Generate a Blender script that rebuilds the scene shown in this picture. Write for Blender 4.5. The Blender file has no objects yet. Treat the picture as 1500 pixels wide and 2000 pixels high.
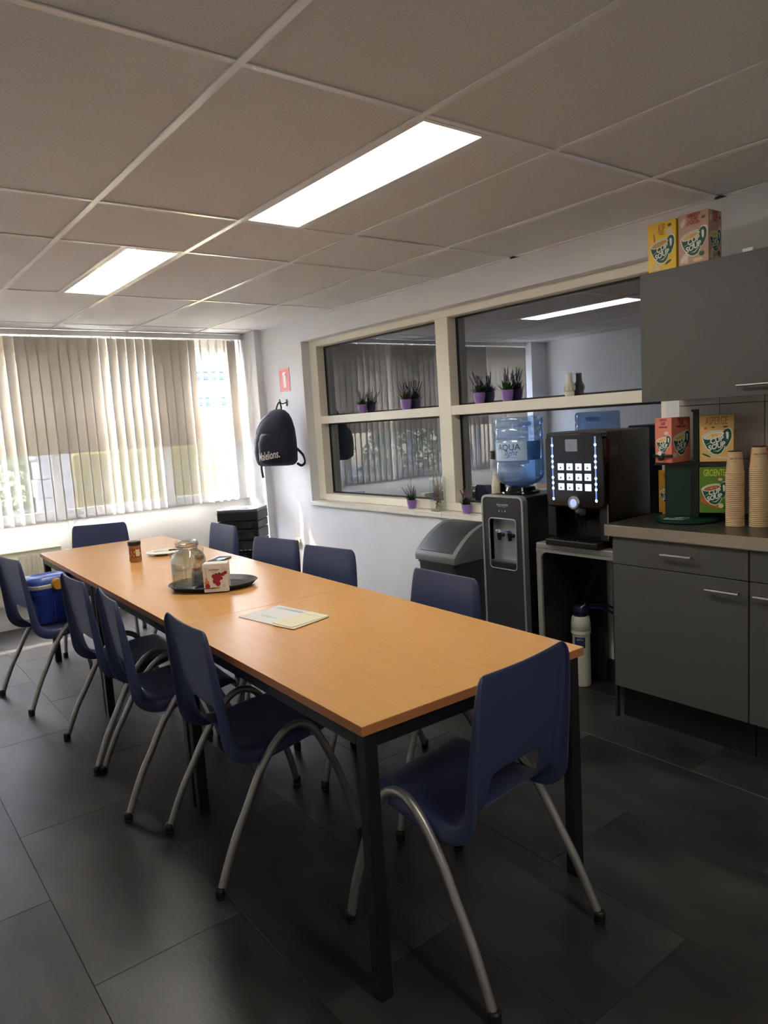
import bpy, bmesh, math, random
from mathutils import Matrix, Vector
random.seed(7)
PI = math.pi
R = math.radians
SC = bpy.context.scene
COL = SC.collection

# ------------------------------------------------------------------ camera
cam_d = bpy.data.cameras.new('camera')
cam = bpy.data.objects.new('camera', cam_d)
COL.objects.link(cam)
cam_d.sensor_fit = 'HORIZONTAL'
cam_d.sensor_width = 36.0
cam_d.lens = 1393.68 / 1500 * 36.0
cam_d.clip_start = 0.02
rx = Vector((0.78789536, -0.61280329, -0.06077032))
dn = Vector((-0.12362273, -0.06072195, -0.99046972))
fw = Vector((0.60327301, 0.78789909, -0.12359896))
Mc = Matrix((rx, -dn, -fw)).transposed().to_4x4()
Mc.translation = Vector((-0.91321, -1.66529, 1.47082))
cam.matrix_world = Mc
SC.camera = cam

# ------------------------------------------------------------------ world, sun, exposure
SC.view_settings.view_transform = 'Standard'
SC.view_settings.look = 'None'
SC.view_settings.gamma = 1.0
SC.view_settings.use_curve_mapping = False
SC.view_settings.exposure = 2.25
SUN_DIR = Vector((0.33, -1.0, -1.5)).normalized()      # direction the sunlight travels
W = bpy.data.worlds.new('sky'); SC.world = W
W.use_nodes = True
wn = W.node_tree.nodes; wl = W.node_tree.links
for n in list(wn): wn.remove(n)
w_out = wn.new('ShaderNodeOutputWorld'); w_bg = wn.new('ShaderNodeBackground'); w_sky = wn.new('ShaderNodeTexSky')
w_sky.sky_type = 'NISHITA'; w_sky.sun_disc = False
w_sky.sun_elevation = R(54); w_sky.sun_rotation = R(-18); w_sky.dust_density = 2.0
w_bg.inputs['Strength'].default_value = 2.6
wl.new(w_sky.outputs[0], w_bg.inputs[0]); wl.new(w_bg.outputs[0], w_out.inputs[0])
sun_d = bpy.data.lights.new('sun', 'SUN'); sun_d.energy = 4.0; sun_d.angle = R(0.55); sun_d.color = (1.0, 0.95, 0.88)
sun = bpy.data.objects.new('sun', sun_d); COL.objects.link(sun)
sun.rotation_euler = SUN_DIR.to_track_quat('-Z', 'Y').to_euler()
sun.location = (-2, 12, 12)
LAMP_STRENGTH = 4.2
SC.cycles.transparent_max_bounces = 32

# ------------------------------------------------------------------ materials
MATS = {}
def lin(c):
    return tuple(((v / 255) / 12.92 if v / 255 <= 0.04045 else ((v / 255 + 0.055) / 1.055) ** 2.4) for v in c)
def mat(name, rgb=(200, 200, 200), rough=0.5, metal=0.0, var=0.06, scale=30.0, bump=0.0, bscale=None, spec=0.5,
        stretch=(1, 1, 1), coat=0.0, emit=None, estr=0.0, objvar=0.0, rvar=0.0, detail=4.0):
    if name in MATS: return MATS[name]
    m = bpy.data.materials.new(name); m.use_nodes = True; MATS[name] = m
    nt = m.node_tree; N = nt.nodes; L = nt.links
    p = N['Principled BSDF']
    c = lin(rgb)
    p.inputs['Roughness'].default_value = rough
    p.inputs['Metallic'].default_value = metal
    p.inputs['Specular IOR Level'].default_value = spec
    p.inputs['Coat Weight'].default_value = coat
    tc = N.new('ShaderNodeTexCoord'); mp = N.new('ShaderNodeMapping'); mp.inputs['Scale'].default_value = stretch
    L.new(tc.outputs['Object'], mp.inputs['Vector'])
    nz = N.new('ShaderNodeTexNoise'); nz.inputs['Scale'].default_value = scale; nz.inputs['Detail'].default_value = detail
    L.new(mp.outputs[0], nz.inputs['Vector'])
    cr = N.new('ShaderNodeValToRGB')
    cr.color_ramp.elements[0].position = 0.3; cr.color_ramp.elements[1].position = 0.7
    cr.color_ramp.elements[0].color = tuple(v * (1 - var) for v in c) + (1,)
    cr.color_ramp.elements[1].color = tuple(min(1, v * (1 + var)) for v in c) + (1,)
    L.new(nz.outputs['Fac'], cr.inputs['Fac'])
    src = cr.outputs['Color']
    if objvar:
        oi = N.new('ShaderNodeObjectInfo'); mr = N.new('ShaderNodeMapRange')
        mr.inputs['To Min'].default_value = 1 - objvar; mr.inputs['To Max'].default_value = 1 + objvar
        L.new(oi.outputs['Random'], mr.inputs['Value'])
        vm = N.new('ShaderNodeVectorMath'); vm.operation = 'SCALE'
        L.new(src, vm.inputs[0]); L.new(mr.outputs[0], vm.inputs['Scale'])
        src = vm.outputs[0]
    L.new(src, p.inputs['Base Color'])
    if rvar:
        n3 = N.new('ShaderNodeTexNoise'); n3.inputs['Scale'].default_value = 3.0; n3.inputs['Detail'].default_value = 6
        L.new(mp.outputs[0], n3.inputs['Vector'])
        m3 = N.new('ShaderNodeMapRange'); m3.inputs['To Min'].default_value = rough - rvar; m3.inputs['To Max'].default_value = rough + rvar
        L.new(n3.outputs['Fac'], m3.inputs['Value']); L.new(m3.outputs[0], p.inputs['Roughness'])
    if bump:
        n2 = N.new('ShaderNodeTexNoise'); n2.inputs['Scale'].default_value = bscale or scale; n2.inputs['Detail'].default_value = 3
        L.new(mp.outputs[0], n2.inputs['Vector'])
        b = N.new('ShaderNodeBump'); b.inputs['Strength'].default_value = bump; b.inputs['Distance'].default_value = 0.01
        L.new(n2.outputs['Fac'], b.inputs['Height']); L.new(b.outputs[0], p.inputs['Normal'])
    if emit:
        p.inputs['Emission Color'].default_value = lin(emit) + (1,)
        p.inputs['Emission Strength'].default_value = estr
    return m

def glass_mat(name, tint=(255, 255, 255), ior=1.45, rough=0.0, gtint=(255, 255, 255), diffuse=0.0, drgb=(255, 255, 255), wire=False, edge=None):
    """thin pane / thin shell: what is behind shows through, the surface mirrors by its Fresnel term"""
    m = bpy.data.materials.new(name); m.use_nodes = True; MATS[name] = m
    nt = m.node_tree; N = nt.nodes; L = nt.links
    N.remove(N['Principled BSDF']); out = N['Material Output']
    tr = N.new('ShaderNodeBsdfTransparent'); tr.inputs[0].default_value = lin(tint) + (1,)
    if edge:                                             # a longer way through the wall of the vessel near its outline
        lw = N.new('ShaderNodeLayerWeight'); lw.inputs[0].default_value = 0.45
        er = N.new('ShaderNodeValToRGB'); er.color_ramp.elements[0].color = lin(tint) + (1,); er.color_ramp.elements[1].color = lin(edge) + (1,)
        er.color_ramp.elements[0].position = 0.25
        L.new(lw.outputs['Facing'], er.inputs['Fac']); L.new(er.outputs[0], tr.inputs[0])
    gl = N.new('ShaderNodeBsdfGlossy'); gl.inputs['Roughness'].default_value = rough; gl.inputs[0].default_value = lin(gtint) + (1,)
    fr = N.new('ShaderNodeFresnel')
    ge = N.new('ShaderNodeNewGeometry'); mi = N.new('ShaderNodeMapRange')        # both sides of a thin shell mirror alike
    mi.inputs['To Min'].default_value = ior; mi.inputs['To Max'].default_value = 1 / ior
    L.new(ge.outputs['Backfacing'], mi.inputs['Value']); L.new(mi.outputs[0], fr.inputs['IOR'])
    mx = N.new('ShaderNodeMixShader')
    base = tr.outputs[0]
    if diffuse:
        df = N.new('ShaderNodeBsdfDiffuse'); df.inputs[0].default_value = lin(drgb) + (1,)
        m2 = N.new('ShaderNodeMixShader'); m2.inputs[0].default_value = diffuse
        L.new(tr.outputs[0], m2.inputs[1]); L.new(df.outputs[0], m2.inputs[2]); base = m2.outputs[0]
        if wire:                                        # wire mesh cast into the pane
            tc = N.new('ShaderNodeTexCoord'); sp = N.new('ShaderNodeSeparateXYZ'); L.new(tc.outputs['Object'], sp.inputs[0])
            acc = None
            for ax, per in (('Z', 0.021), ('Y', 0.021)):
                d = N.new('ShaderNodeMath'); d.operation = 'DIVIDE'; d.inputs[1].default_value = per; L.new(sp.outputs[ax], d.inputs[0])
                f = N.new('ShaderNodeMath'); f.operation = 'FRACT'; L.new(d.outputs[0], f.inputs[0])
                g = N.new('ShaderNodeMath'); g.operation = 'LESS_THAN'; g.inputs[1].default_value = 0.16; L.new(f.outputs[0], g.inputs[0])
                if acc is None: acc = g
                else:
                    s = N.new('ShaderNodeMath'); s.operation = 'MAXIMUM'; L.new(acc.outputs[0], s.inputs[0]); L.new(g.outputs[0], s.inputs[1]); acc = s
            mr = N.new('ShaderNodeMapRange'); mr.inputs['To Min'].default_value = diffuse; mr.inputs['To Max'].default_value = min(1, diffuse + 0.07)
            L.new(acc.outputs[0], mr.inputs['Value']); L.new(mr.outputs[0], m2.inputs[0])
    L.new(fr.outputs[0], mx.inputs[0]); L.new(base, mx.inputs[1]); L.new(gl.outputs[0], mx.inputs[2])
    L.new(mx.outputs[0], out.inputs['Surface'])
    return m

def cloth_mat(name, rgb, transl=0.3, transp=0.0, trgb=None):
    m = bpy.data.materials.new(name); m.use_nodes = True; MATS[name] = m
    nt = m.node_tree; N = nt.nodes; L = nt.links
    N.remove(N['Principled BSDF']); out = N['Material Output']
    tc = N.new('ShaderNodeTexCoord'); nz = N.new('ShaderNodeTexNoise'); nz.inputs['Scale'].default_value = 220
    L.new(tc.outputs['Object'], nz.inputs['Vector'])
    cr = N.new('ShaderNodeValToRGB'); c = lin(rgb)
    cr.color_ramp.elements[0].color = tuple(v * 0.95 for v in c) + (1,); cr.color_ramp.elements[1].color = tuple(min(1, v * 1.04) for v in c) + (1,)
    L.new(nz.outputs['Fac'], cr.inputs['Fac'])
    df = N.new('ShaderNodeBsdfDiffuse'); L.new(cr.outputs[0], df.inputs[0])
    tl = N.new('ShaderNodeBsdfTranslucent'); tl.inputs[0].default_value = lin(trgb or rgb) + (1,)
    m1 = N.new('ShaderNodeMixShader'); m1.inputs[0].default_value = transl
    L.new(df.outputs[0], m1.inputs[1]); L.new(tl.outputs[0], m1.inputs[2])
    last = m1.outputs[0]
    if transp:
        tp = N.new('ShaderNodeBsdfTransparent'); m2 = N.new('ShaderNodeMixShader'); m2.inputs[0].default_value = transp
        L.new(last, m2.inputs[1]); L.new(tp.outputs[0], m2.inputs[2]); last = m2.outputs[0]
    L.new(last, out.inputs['Surface'])
    return m

def panel_mat(name, rgb, strength):
    m = bpy.data.materials.new(name); m.use_nodes = True; MATS[name] = m
    N = m.node_tree.nodes; L = m.node_tree.links
    N.remove(N['Principled BSDF'])
    e = N.new('ShaderNodeEmission'); e.inputs[0].default_value = lin(rgb) + (1,); e.inputs[1].default_value = strength
    L.new(e.outputs[0], N['Material Output'].inputs['Surface'])
    return m

# ------------------------------------------------------------------ mesh helpers
class B:
    """collects shapes in one bmesh"""
    def __init__(s): s.bm = bmesh.new(); s.mi = 0
    def _fin(s, vs, bevel=0, seg=2):
        fs = set(f for v in vs for f in v.link_faces)
        for f in fs: f.material_index = s.mi
        if bevel:
            es = list(set(e for v in vs for e in v.link_edges))
            r = bmesh.ops.bevel(s.bm, geom=es, offset=bevel, segments=seg, affect='EDGES', profile=0.5)
            for f in r['faces']: f.material_index = s.mi
    def box(s, x0, x1, y0, y1, z0, z1, bevel=0, seg=2, M=None):
        x0, x1 = min(x0, x1), max(x0, x1); y0, y1 = min(y0, y1), max(y0, y1); z0, z1 = min(z0, z1), max(z0, z1)
        co = [(x0, y0, z0), (x1, y0, z0), (x1, y1, z0), (x0, y1, z0), (x0, y0, z1), (x1, y0, z1), (x1, y1, z1), (x0, y1, z1)]
        vs = [s.bm.verts.new(M @ Vector(c) if M else c) for c in co]
        for f in ((0, 3, 2, 1), (4, 5, 6, 7), (0, 1, 5, 4), (1, 2, 6, 5), (2, 3, 7, 6), (3, 0, 4, 7)):
            s.bm.faces.new([vs[i] for i in f])
        s._fin(vs, bevel, seg); return s
    def ring(s, pts):
        return [s.bm.verts.new(p) for p in pts]
    def loft(s, rings, closed=True, cap0=True, cap1=True):
        rs = [s.ring(r) for r in rings]
        n = len(rs[0]); fs = []
        for a, b in zip(rs[:-1], rs[1:]):
            for i in range(n if closed else n - 1):
                j = (i + 1) % n
                fs.append(s.bm.faces.new((a[i], a[j], b[j], b[i])))
        if cap0: fs.append(s.bm.faces.new(list(reversed(rs[0]))))
        if cap1: fs.append(s.bm.faces.new(rs[-1]))
        for f in fs: f.material_index = s.mi
        return s
    def lathe(s, prof, seg=24, c=(0, 0, 0), M=None, cap0=True, cap1=True):
        rings = []
        for r, z in prof:
            r = max(r, 1e-4)
            ring = [Vector((c[0] + r * math.cos(2 * PI * i / seg), c[1] + r * math.sin(2 * PI * i / seg), c[2] + z)) for i in range(seg)]
            rings.append([M @ p for p in ring] if M else ring)
        return s.loft(rings, True, cap0, cap1)
    def cyl(s, p0, p1, r0, r1=None, seg=14):
        p0, p1 = Vector(p0), Vector(p1)
        return s.tube([p0, p1], r0, seg, r1)
    def tube(s, pts, r, seg=10, r1=None):
        pts = [Vector(p) for p in pts]; n = len(pts)
        t0 = (pts[1] - pts[0]).normalized()
        u = t0.orthogonal().normalized(); rings = []
        for i, p in enumerate(pts):
            t = (pts[min(i + 1, n - 1)] - pts[max(i - 1, 0)]).normalized()
            u = (u - t * u.dot(t)).normalized(); v = t.cross(u)
            rr = r if r1 is None else r + (r1 - r) * i / (n - 1)
            rings.append([p + rr * (math.cos(2 * PI * k / seg) * u + math.sin(2 * PI * k / seg) * v) for k in range(seg)])
        return s.loft(rings)
    def prism(s, poly, M, h):
        """poly in the (u, v) plane of M, extruded by h along M's third axis"""
        return s.loft([[M @ Vector((p[0], p[1], 0)) for p in poly], [M @ Vector((p[0], p[1], h)) for p in poly]])
    def ngon(s, pts):
        f = s.bm.faces.new([s.bm.verts.new(p) for p in pts]); f.material_index = s.mi; return s

def finish(b, name, smooth=True, angle=35):
    me = bpy.data.meshes.new(name)
    bmesh.ops.recalc_face_normals(b.bm, faces=b.bm.faces)
    b.bm.to_mesh(me); b.bm.free()
    if smooth:
        me.shade_smooth(); me.set_sharp_from_angle(angle=R(angle))
    return me
def link(name, me, m, parent=None, loc=None):
    o = bpy.data.objects.new(name, me); COL.objects.link(o)
    if not me.materials:
        for x in (m if isinstance(m, (list, tuple)) else [m]): me.materials.append(x)
    if parent is not None: o.parent = parent
    if loc is not None: o.location = loc
    return o
def obj(name, b, m, parent=None, rel=None, smooth=True, angle=35, loc=None):
    """rel: shapes were given in world coordinates, shift them to this origin"""
    if rel is not None: bmesh.ops.translate(b.bm, verts=b.bm.verts, vec=-Vector(rel))
    return link(name, finish(b, name, smooth, angle), m, parent, loc)
def tag(o, label, cat, group=None):
    o['label'] = label; o['category'] = cat
    if group: o['group'] = group
    return o
def thing(name, label, cat, loc=(0, 0, 0), rotz=0, group=None):
    o = bpy.data.objects.new(name, None); COL.objects.link(o); o.empty_display_size = 0.05
    o.location = loc; o.rotation_euler = (0, 0, rotz)
    return tag(o, label, cat, group)
def struct(name, b, m, loc=None, smooth=False):
    o = obj(name, b, m, None, None, smooth, 35, loc); o['kind'] = 'structure'; return o
def sroot(name, loc=(0, 0, 0)):
    o = bpy.data.objects.new(name, None); COL.objects.link(o); o.location = loc; o['kind'] = 'structure'; return o
def kids(o): return [c for c in bpy.data.objects if c.parent == o]
def dup(o, parent=None):
    c = o.copy(); COL.objects.link(c); c.parent = parent
    for k in kids(o): dup(k, c)
    return c
def frame(origin, X, Y):
    X = Vector(X).normalized(); Y = Vector(Y).normalized(); Z = X.cross(Y)
    M = Matrix((X, Y, Z)).transposed().to_4x4(); M.translation = Vector(origin); return M
def F_mx(x, y, z): return frame((x, y, z), (0, -1, 0), (0, 0, 1))      # a face that looks to -x
def F_my(x, y, z): return frame((x, y, z), (1, 0, 0), (0, 0, 1))       # a face that looks to -y
def lettering(s, size, m, parent, M, shear=0.0, sx=1.0, bold=0.0, rot=0.0, align='CENTER', name='lettering', ext=0.0002):
    cu = bpy.data.curves.new('t', 'FONT'); cu.body = s; cu.size = size; cu.align_x = align; cu.align_y = 'CENTER'
    cu.shear = shear; cu.extrude = ext; cu.offset = bold; cu.resolution_u = 3
    t = bpy.data.objects.new('t', cu)
    me = bpy.data.meshes.new_from_object(t)
    bpy.data.objects.remove(t); bpy.data.curves.remove(cu)
    me.transform(M @ Matrix.Rotation(rot, 4, 'Z') @ Matrix.Diagonal((sx, 1, 1, 1)))
    me.materials.clear(); me.materials.append(m)
    return link(name, me, m, parent)
def prints(name, parent, M, shapes):
    """flat printed shapes: (material, polygon, layer)"""
    b = B(); ms = []
    for m, poly, lay in shapes:
        if m not in ms: ms.append(m)
        b.mi = ms.index(m)
        b.ngon([M @ Vector((p[0], p[1], 0.00025 * lay)) for p in poly])
    me = bpy.data.meshes.new(name); b.bm.to_mesh(me); b.bm.free()
    return link(name, me, ms, parent)
def ell(cx, cy, a, c, rot=0, n=20):
    o = []
    for i in range(n):
        t = 2 * PI * i / n; x, y = a * math.cos(t), c * math.sin(t)
        o.append((cx + x * math.cos(rot) - y * math.sin(rot), cy + x * math.sin(rot) + y * math.cos(rot)))
    return o
def rect(x0, x1, y0, y1): return [(x0, y0), (x1, y0), (x1, y1), (x0, y1)]
def rrect(x0, x1, y0, y1, r, n=5):
    o = []
    for cx, cy, a in ((x1 - r, y1 - r, 0), (x0 + r, y1 - r, 90), (x0 + r, y0 + r, 180), (x1 - r, y0 + r, 270)):
        for k in range(n + 1):
            t = R(a + 90 * k / n); o.append((cx + r * math.cos(t), cy + r * math.sin(t)))
    return o

# ------------------------------------------------------------------ palette
m_floor = mat('vinyl_slate', (47, 46, 45), 0.38, var=0.80, scale=2.2, bump=0.05, bscale=60, objvar=0.12, rvar=0.08, detail=9, stretch=(1.6, 0.7, 1))
m_joint = mat('floor_joint', (24, 23, 22), 0.7)
m_wall = mat('painted_plaster', (236, 236, 237), 0.75, var=0.02, scale=4, bump=0.22, bscale=120)
m_wallb = mat('painted_plaster_smooth', (222, 218, 208), 0.65, var=0.02, scale=3, bump=0.05, bscale=90)
m_tile = mat('mineral_fibre', (228, 226, 222), 0.9, var=0.10, scale=160, bump=0.30, bscale=210, objvar=0.015)
m_bar = mat('ceiling_bar_white', (250, 249, 246), 0.25, var=0.01, coat=0.2)
m_frame = mat('cream_frame', (246, 239, 220), 0.45, var=0.02, scale=8)
m_white = mat('white_gloss', (236, 234, 228), 0.35, var=0.02)
m_black = mat('black_plastic', (18, 18, 19), 0.4, var=0.1)
m_blackg = mat('black_gloss', (10, 10, 11), 0.12, var=0.05)
m_chrome = mat('brushed_steel', (196, 194, 190), 0.3, metal=1.0, var=0.05, scale=80)
m_silver = mat('silver_paint', (176, 176, 176), 0.35, metal=0.7, var=0.03)
m_tube = mat('silver_tube', (158, 155, 150), 0.38, metal=0.75, var=0.04)
m_legblk = mat('black_steel', (20, 20, 22), 0.42, var=0.1, scale=60)
m_wood = mat('beech_top', (214, 158, 92), 0.265, var=0.045, scale=9, stretch=(9, 0.6, 1), bump=0.02, bscale=50, spec=0.42)
m_edge = mat('beech_edge', (176, 112, 66), 0.4, var=0.12, scale=12, stretch=(0.6, 0.6, 8))
m_chair = mat('navy_plastic', (54, 62, 94), 0.42, var=0.03, scale=200, bump=0.05, bscale=500)
m_cab = mat('anthracite_laminate', (80, 78, 74), 0.5, var=0.16, scale=260, bump=0.03, stretch=(1, 3, 0.6))
m_plinth = mat('plinth_black', (12, 12, 12), 0.6)
m_top = mat('worktop_dark', (62, 60, 56), 0.28, var=0.15, scale=150)
m_glass = glass_mat('clear_pane', ior=1.45)
m_hall = glass_mat('wired_hall_pane', tint=(112, 122, 140), ior=3.1, gtint=(236, 242, 255), diffuse=0.04, drgb=(140, 155, 185), wire=True)
m_jar = glass_mat('clear_glass_shell', tint=(246, 250, 249), ior=2.0, edge=(176, 188, 188))
m_green = mat('print_green', (16, 84, 58), 0.5, var=0.03)
m_pwhite = mat('print_white', (240, 238, 226), 0.5, var=0.02)
m_lav = mat('lavender_pot', (150, 118, 184), 0.45, var=0.04)
m_leaf = mat('dark_leaf', (44, 66, 36), 0.6, var=0.25, scale=60)
m_bloom = mat('lavender_bloom', (74, 64, 92), 0.7, var=0.3, scale=80)

H = 2.369          # ceiling height
XR, XL = 2.328, -1.52
YB, YF = 4.66, -3.4
XG = 2.487         # plane of the hall window glass
# ================================================================== SETTING
# floor: vinyl tiles laid in bond
fl = sroot('floor')
b = B(); b.box(XL - .2, XR + .2, YF - .2, YB + .2, -0.08, -0.002)
obj('subfloor', b, m_joint, fl, smooth=False)
TW, TL = 0.4405, 0.96
tcache = {}
col = 0
x = -0.523 - TW * 3
while x < XR:
    odd = round((x + 0.523) / TW) % 2
    y = (0.75 if odd else 0.27) - 5 * TL
    while y < YB:
        x0, x1, y0, y1 = max(x, XL), min(x + TW, XR + .02), max(y, YF), min(y + TL, YB + .02)
        if x1 - x0 > .02 and y1 - y0 > .02:
            key = (round(x1 - x0, 3), round(y1 - y0, 3))
            if key not in tcache:
                q = B(); g = 0.0012
                q.box(g, key[0] - g, g, key[1] - g, -0.004, 0.0, bevel=0.0008, seg=1)
                tcache[key] = finish(q, 'floor_tile', False)
            link('floor_tile', tcache[key], m_floor, fl, (x0, y0, 0))
        y += TL
    x += TW

# ceiling: lay-in panels on a T-bar grid
ce = sroot('ceiling')
b = B(); b.box(XL - .2, XR + .2, YF - .2, YB + .3, H + .2, H + .25)
obj('slab', b, m_wall, ce, smooth=False)
XS = [-1.8, -1.2, -0.6, 0, .6, 1.2, 1.8, 2.4]
YS = [-3.6, -2.4, -1.2, 0, 1.2, 1.8, 3.0, 4.2, 5.4]
LIGHTS = [(0.6, 0.9, 0.0, 1.2), (0.3, 0.6, 1.8, 3.0), (0.0, 0.3, -2.4, -1.2)]  # last panel is unseen, added behind the viewer to brighten ceiling and foreground
pc = {}
def ceil_panel(x0, x1, y0, y1):
    x0, x1, y0, y1 = max(x0, XL), min(x1, XR), max(y0, YF), min(y1, 4.56)
    if x1 - x0 < .03 or y1 - y0 < .03: return
    key = (round(x1 - x0, 3), round(y1 - y0, 3))
    if key not in pc:
        q = B(); q.box(.004, key[0] - .004, .004, key[1] - .004, 0, .015); pc[key] = finish(q, 'ceiling_panel', False)
    link('ceiling_panel', pc[key], m_tile, ce, (x0, y0, H + .001 + random.uniform(0, .0015)))
for i in range(len(XS) - 1):
    for j in range(len(YS) - 1):
        x0, x1, y0, y1 = XS[i], XS[i + 1], YS[j], YS[j + 1]
        hit = [l for l in LIGHTS if l[0] >= x0 - .01 and l[1] <= x1 + .01 and abs(l[2] - y0) < .01]
        if hit:
            l = hit[0]
            if l[0] - x0 > .1: ceil_panel(x0, l[0], y0, y1)
            if x1 - l[1] > .1: ceil_panel(l[1], x1, y0, y1)
        else: ceil_panel(x0, x1, y0, y1)
for x in XS[1:-1]:
    q = B(); q.box(x - .012, x + .012, YF, 4.56, H - .004, H + .0005); q.box(x - .001, x + .001, YF, 4.56, H + .0005, H + .035)
    obj('main_bar', q, m_bar, ce, smooth=False)
for y in YS[1:-1]:
    for i in range(len(XS) - 1):
        x0, x1 = max(XS[i], XL), min(XS[i + 1], XR)
        q = B(); q.box(x0 + .012, x1 - .012, y - .010, y + .010, H - .003, H + .0005)
        obj('cross_bar', q, m_bar, ce, smooth=False)
for l, lx in zip(LIGHTS, (.9, .3, .3)):
    q = B(); q.box(lx - .010, lx + .010, l[2] + .012, l[3] - .012, H - .003, H + .0005); obj('cross_bar', q, m_bar, ce, smooth=False)
tr = B(); tr.box(XR - .022, XR, YF, 4.26, H - .006, H + .0006)
o = struct('trim_1', tr, m_bar)
m_gap = mat('open_corner_black', (8, 8, 8), 0.8)
for yy in (-0.03, 1.17):
    q = B(); q.loft([[(XR - .04, yy, z), (XR - .004, yy - .012, z), (XR - .004, yy + .045, z), (XR - .03, yy + .03, z)] for z in (H - .0075, H - .004)])
    obj('gap_piece', q, m_gap, o, smooth=False)

# walls
OY0, OY1, OZ0, OZ1 = 0.262, 3.575, 0.828, 2.19      # opening towards the hall
b = B()
for y0, y1, z0, z1 in ((YF, OY0, 0, H + .2), (OY1, YB + .25, 0, H + .2), (OY0, OY1, 0, OZ0), (OY0, OY1, OZ1, H + .2)):
    b.box(XR, XR + .22, y0, y1, z0, z1)
wr = struct('wall_right', b, m_wall)
WX0, WX1, WZ0, WZ1 = -1.22, 2.215, 0.862, 2.262      # outside window
b = B()
for x0, x1, z0, z1 in ((XL - .2, WX0, 0, H + .2), (WX1, XR + .0, 0, H + .2), (WX0, WX1, 0, WZ0), (WX0, WX1, WZ1, H + .2)):
    b.box(x0, x1, YB, YB + .12, z0, z1)
struct('wall_back', b, m_wallb)
b = B(); b.box(XL - .2, XL, YF, YB, 0, H + .2); struct('wall_left', b, m_wall)
b = B(); b.box(XL - .2, XR + .2, YF - .2, YF, 0, H + .2); struct('wall_front', b, m_wall)
b = B(); b.box(2.262, XR, 4.262, YB, 0, H); struct('wall_corner', b, m_wall)
b = B(); b.box(XL, -1.24, 4.40, YB, 0, H); struct('wall_corner', b, m_wall)
m_base = mat('dark_baseboard', (40, 38, 36), 0.5)
b = B(); b.box(XR - .012, XR, .80, 4.262, 0, .06); struct('baseboard_right', b, mat('cream_baseboard', (214, 210, 200), 0.5))
b = B(); b.box(XR - .012, XR, -1.6, .80, 0, .115); struct('baseboard_kitchen', b, m_base)
b = B(); b.box(-1.24, 2.262, YB - .012, YB, 0, .06); struct('baseboard_back', b, mat('cream_baseboard', (214, 210, 200), 0.5))

# hall behind the inner window
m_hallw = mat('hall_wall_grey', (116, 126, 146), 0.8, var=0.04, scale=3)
b = B(); b.box(4.1, 4.2, -.6, 4.9, -.02, H + .2); b.box(XR + .22, 4.1, -.7, -.6, -.02, H + .2); b.box(XR + .22, 4.1, 4.8, 4.9, -.02, H + .2)
b.box(XR + .22, 4.1, -.6, 4.8, H + .1, H + .2); struct('wall_hall', b, m_hallw)
b = B(); b.box(XR + .22, 4.1, -.6, 4.8, -.06, 0.0); struct('floor_hall', b, mat('hall_floor', (70, 70, 72), 0.6))

# inner window: frame, mullion, transoms, four panes
win2 = sroot('window_2', (2.45, 1.92, .845))
o2 = win2.location
def f2(name, y0, y1, z0, z1, x0=2.405, x1=2.53, m=None):
    q = B(); q.box(x0, x1, y0, y1, z0, z1, bevel=.003, seg=1); return obj(name, q, m or m_frame, win2, o2, smooth=False)
f2('frame_post', 3.468, OY1, .845, OZ1); f2('frame_post', OY0, .335, .845, OZ1)
f2('frame_rail', .335, 3.468, 2.137, OZ1); f2('frame_rail', .335, 3.468, .845, .902)
f2('mullion', 1.862, 1.985, .902, 2.137)
for y0, y1 in ((1.985, 3.468), (.335, 1.862)):
    f2('transom', y0, y1, 1.494, 1.557)
    for z0, z1 in ((.902, 1.494), (1.557, 2.137)):
        g = .012                                           # black glazing seal around each pane
        q = B()
        for a0, a1, c0, c1 in ((y0, y1, z0, z0 + g), (y0, y1, z1 - g, z1), (y0, y0 + g, z0 + g, z1 - g), (y1 - g, y1, z0 + g, z1 - g)):
            q.box(XG - .006, XG + .02, a0, a1, c0, c1)
        se = obj('glazing_seal', q, m_black, win2, o2, smooth=False)
        q = B(); q.ngon([Vector((XG, y0 + g, z0 + g)), Vector((XG, y0 + g, z1 - g)), Vector((XG, y1 - g, z1 - g)), Vector((XG, y1 - g, z0 + g))])
        obj('pane', q, m_hall, win2, o2, smooth=False)
# tiled ledge in front of it
sill = sroot('trim_2', (2.36, 1.92, .83)); m_sill = mat('sill_tile', (240, 235, 220), 0.35, var=0.03)
b = B(); b.box(2.312, 2.41, OY0, OY1, .8285, .834); obj('ledge_bed', b, mat('grout', (120, 116, 108), 0.8), sill, sill.location, smooth=False)
y = OY1
while y > OY0 + .02:
    y0 = max(y - .28, OY0); q = B(); q.box(2.300, 2.404, y0 + .002, y - .002, .834, .845, bevel=.002, seg=1); q.box(2.300, 2.312, y0 + .002, y - .002, .812, .834)
    obj('ledge_tile', q, m_sill, sill, sill.location, smooth=False); y -= .28

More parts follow.
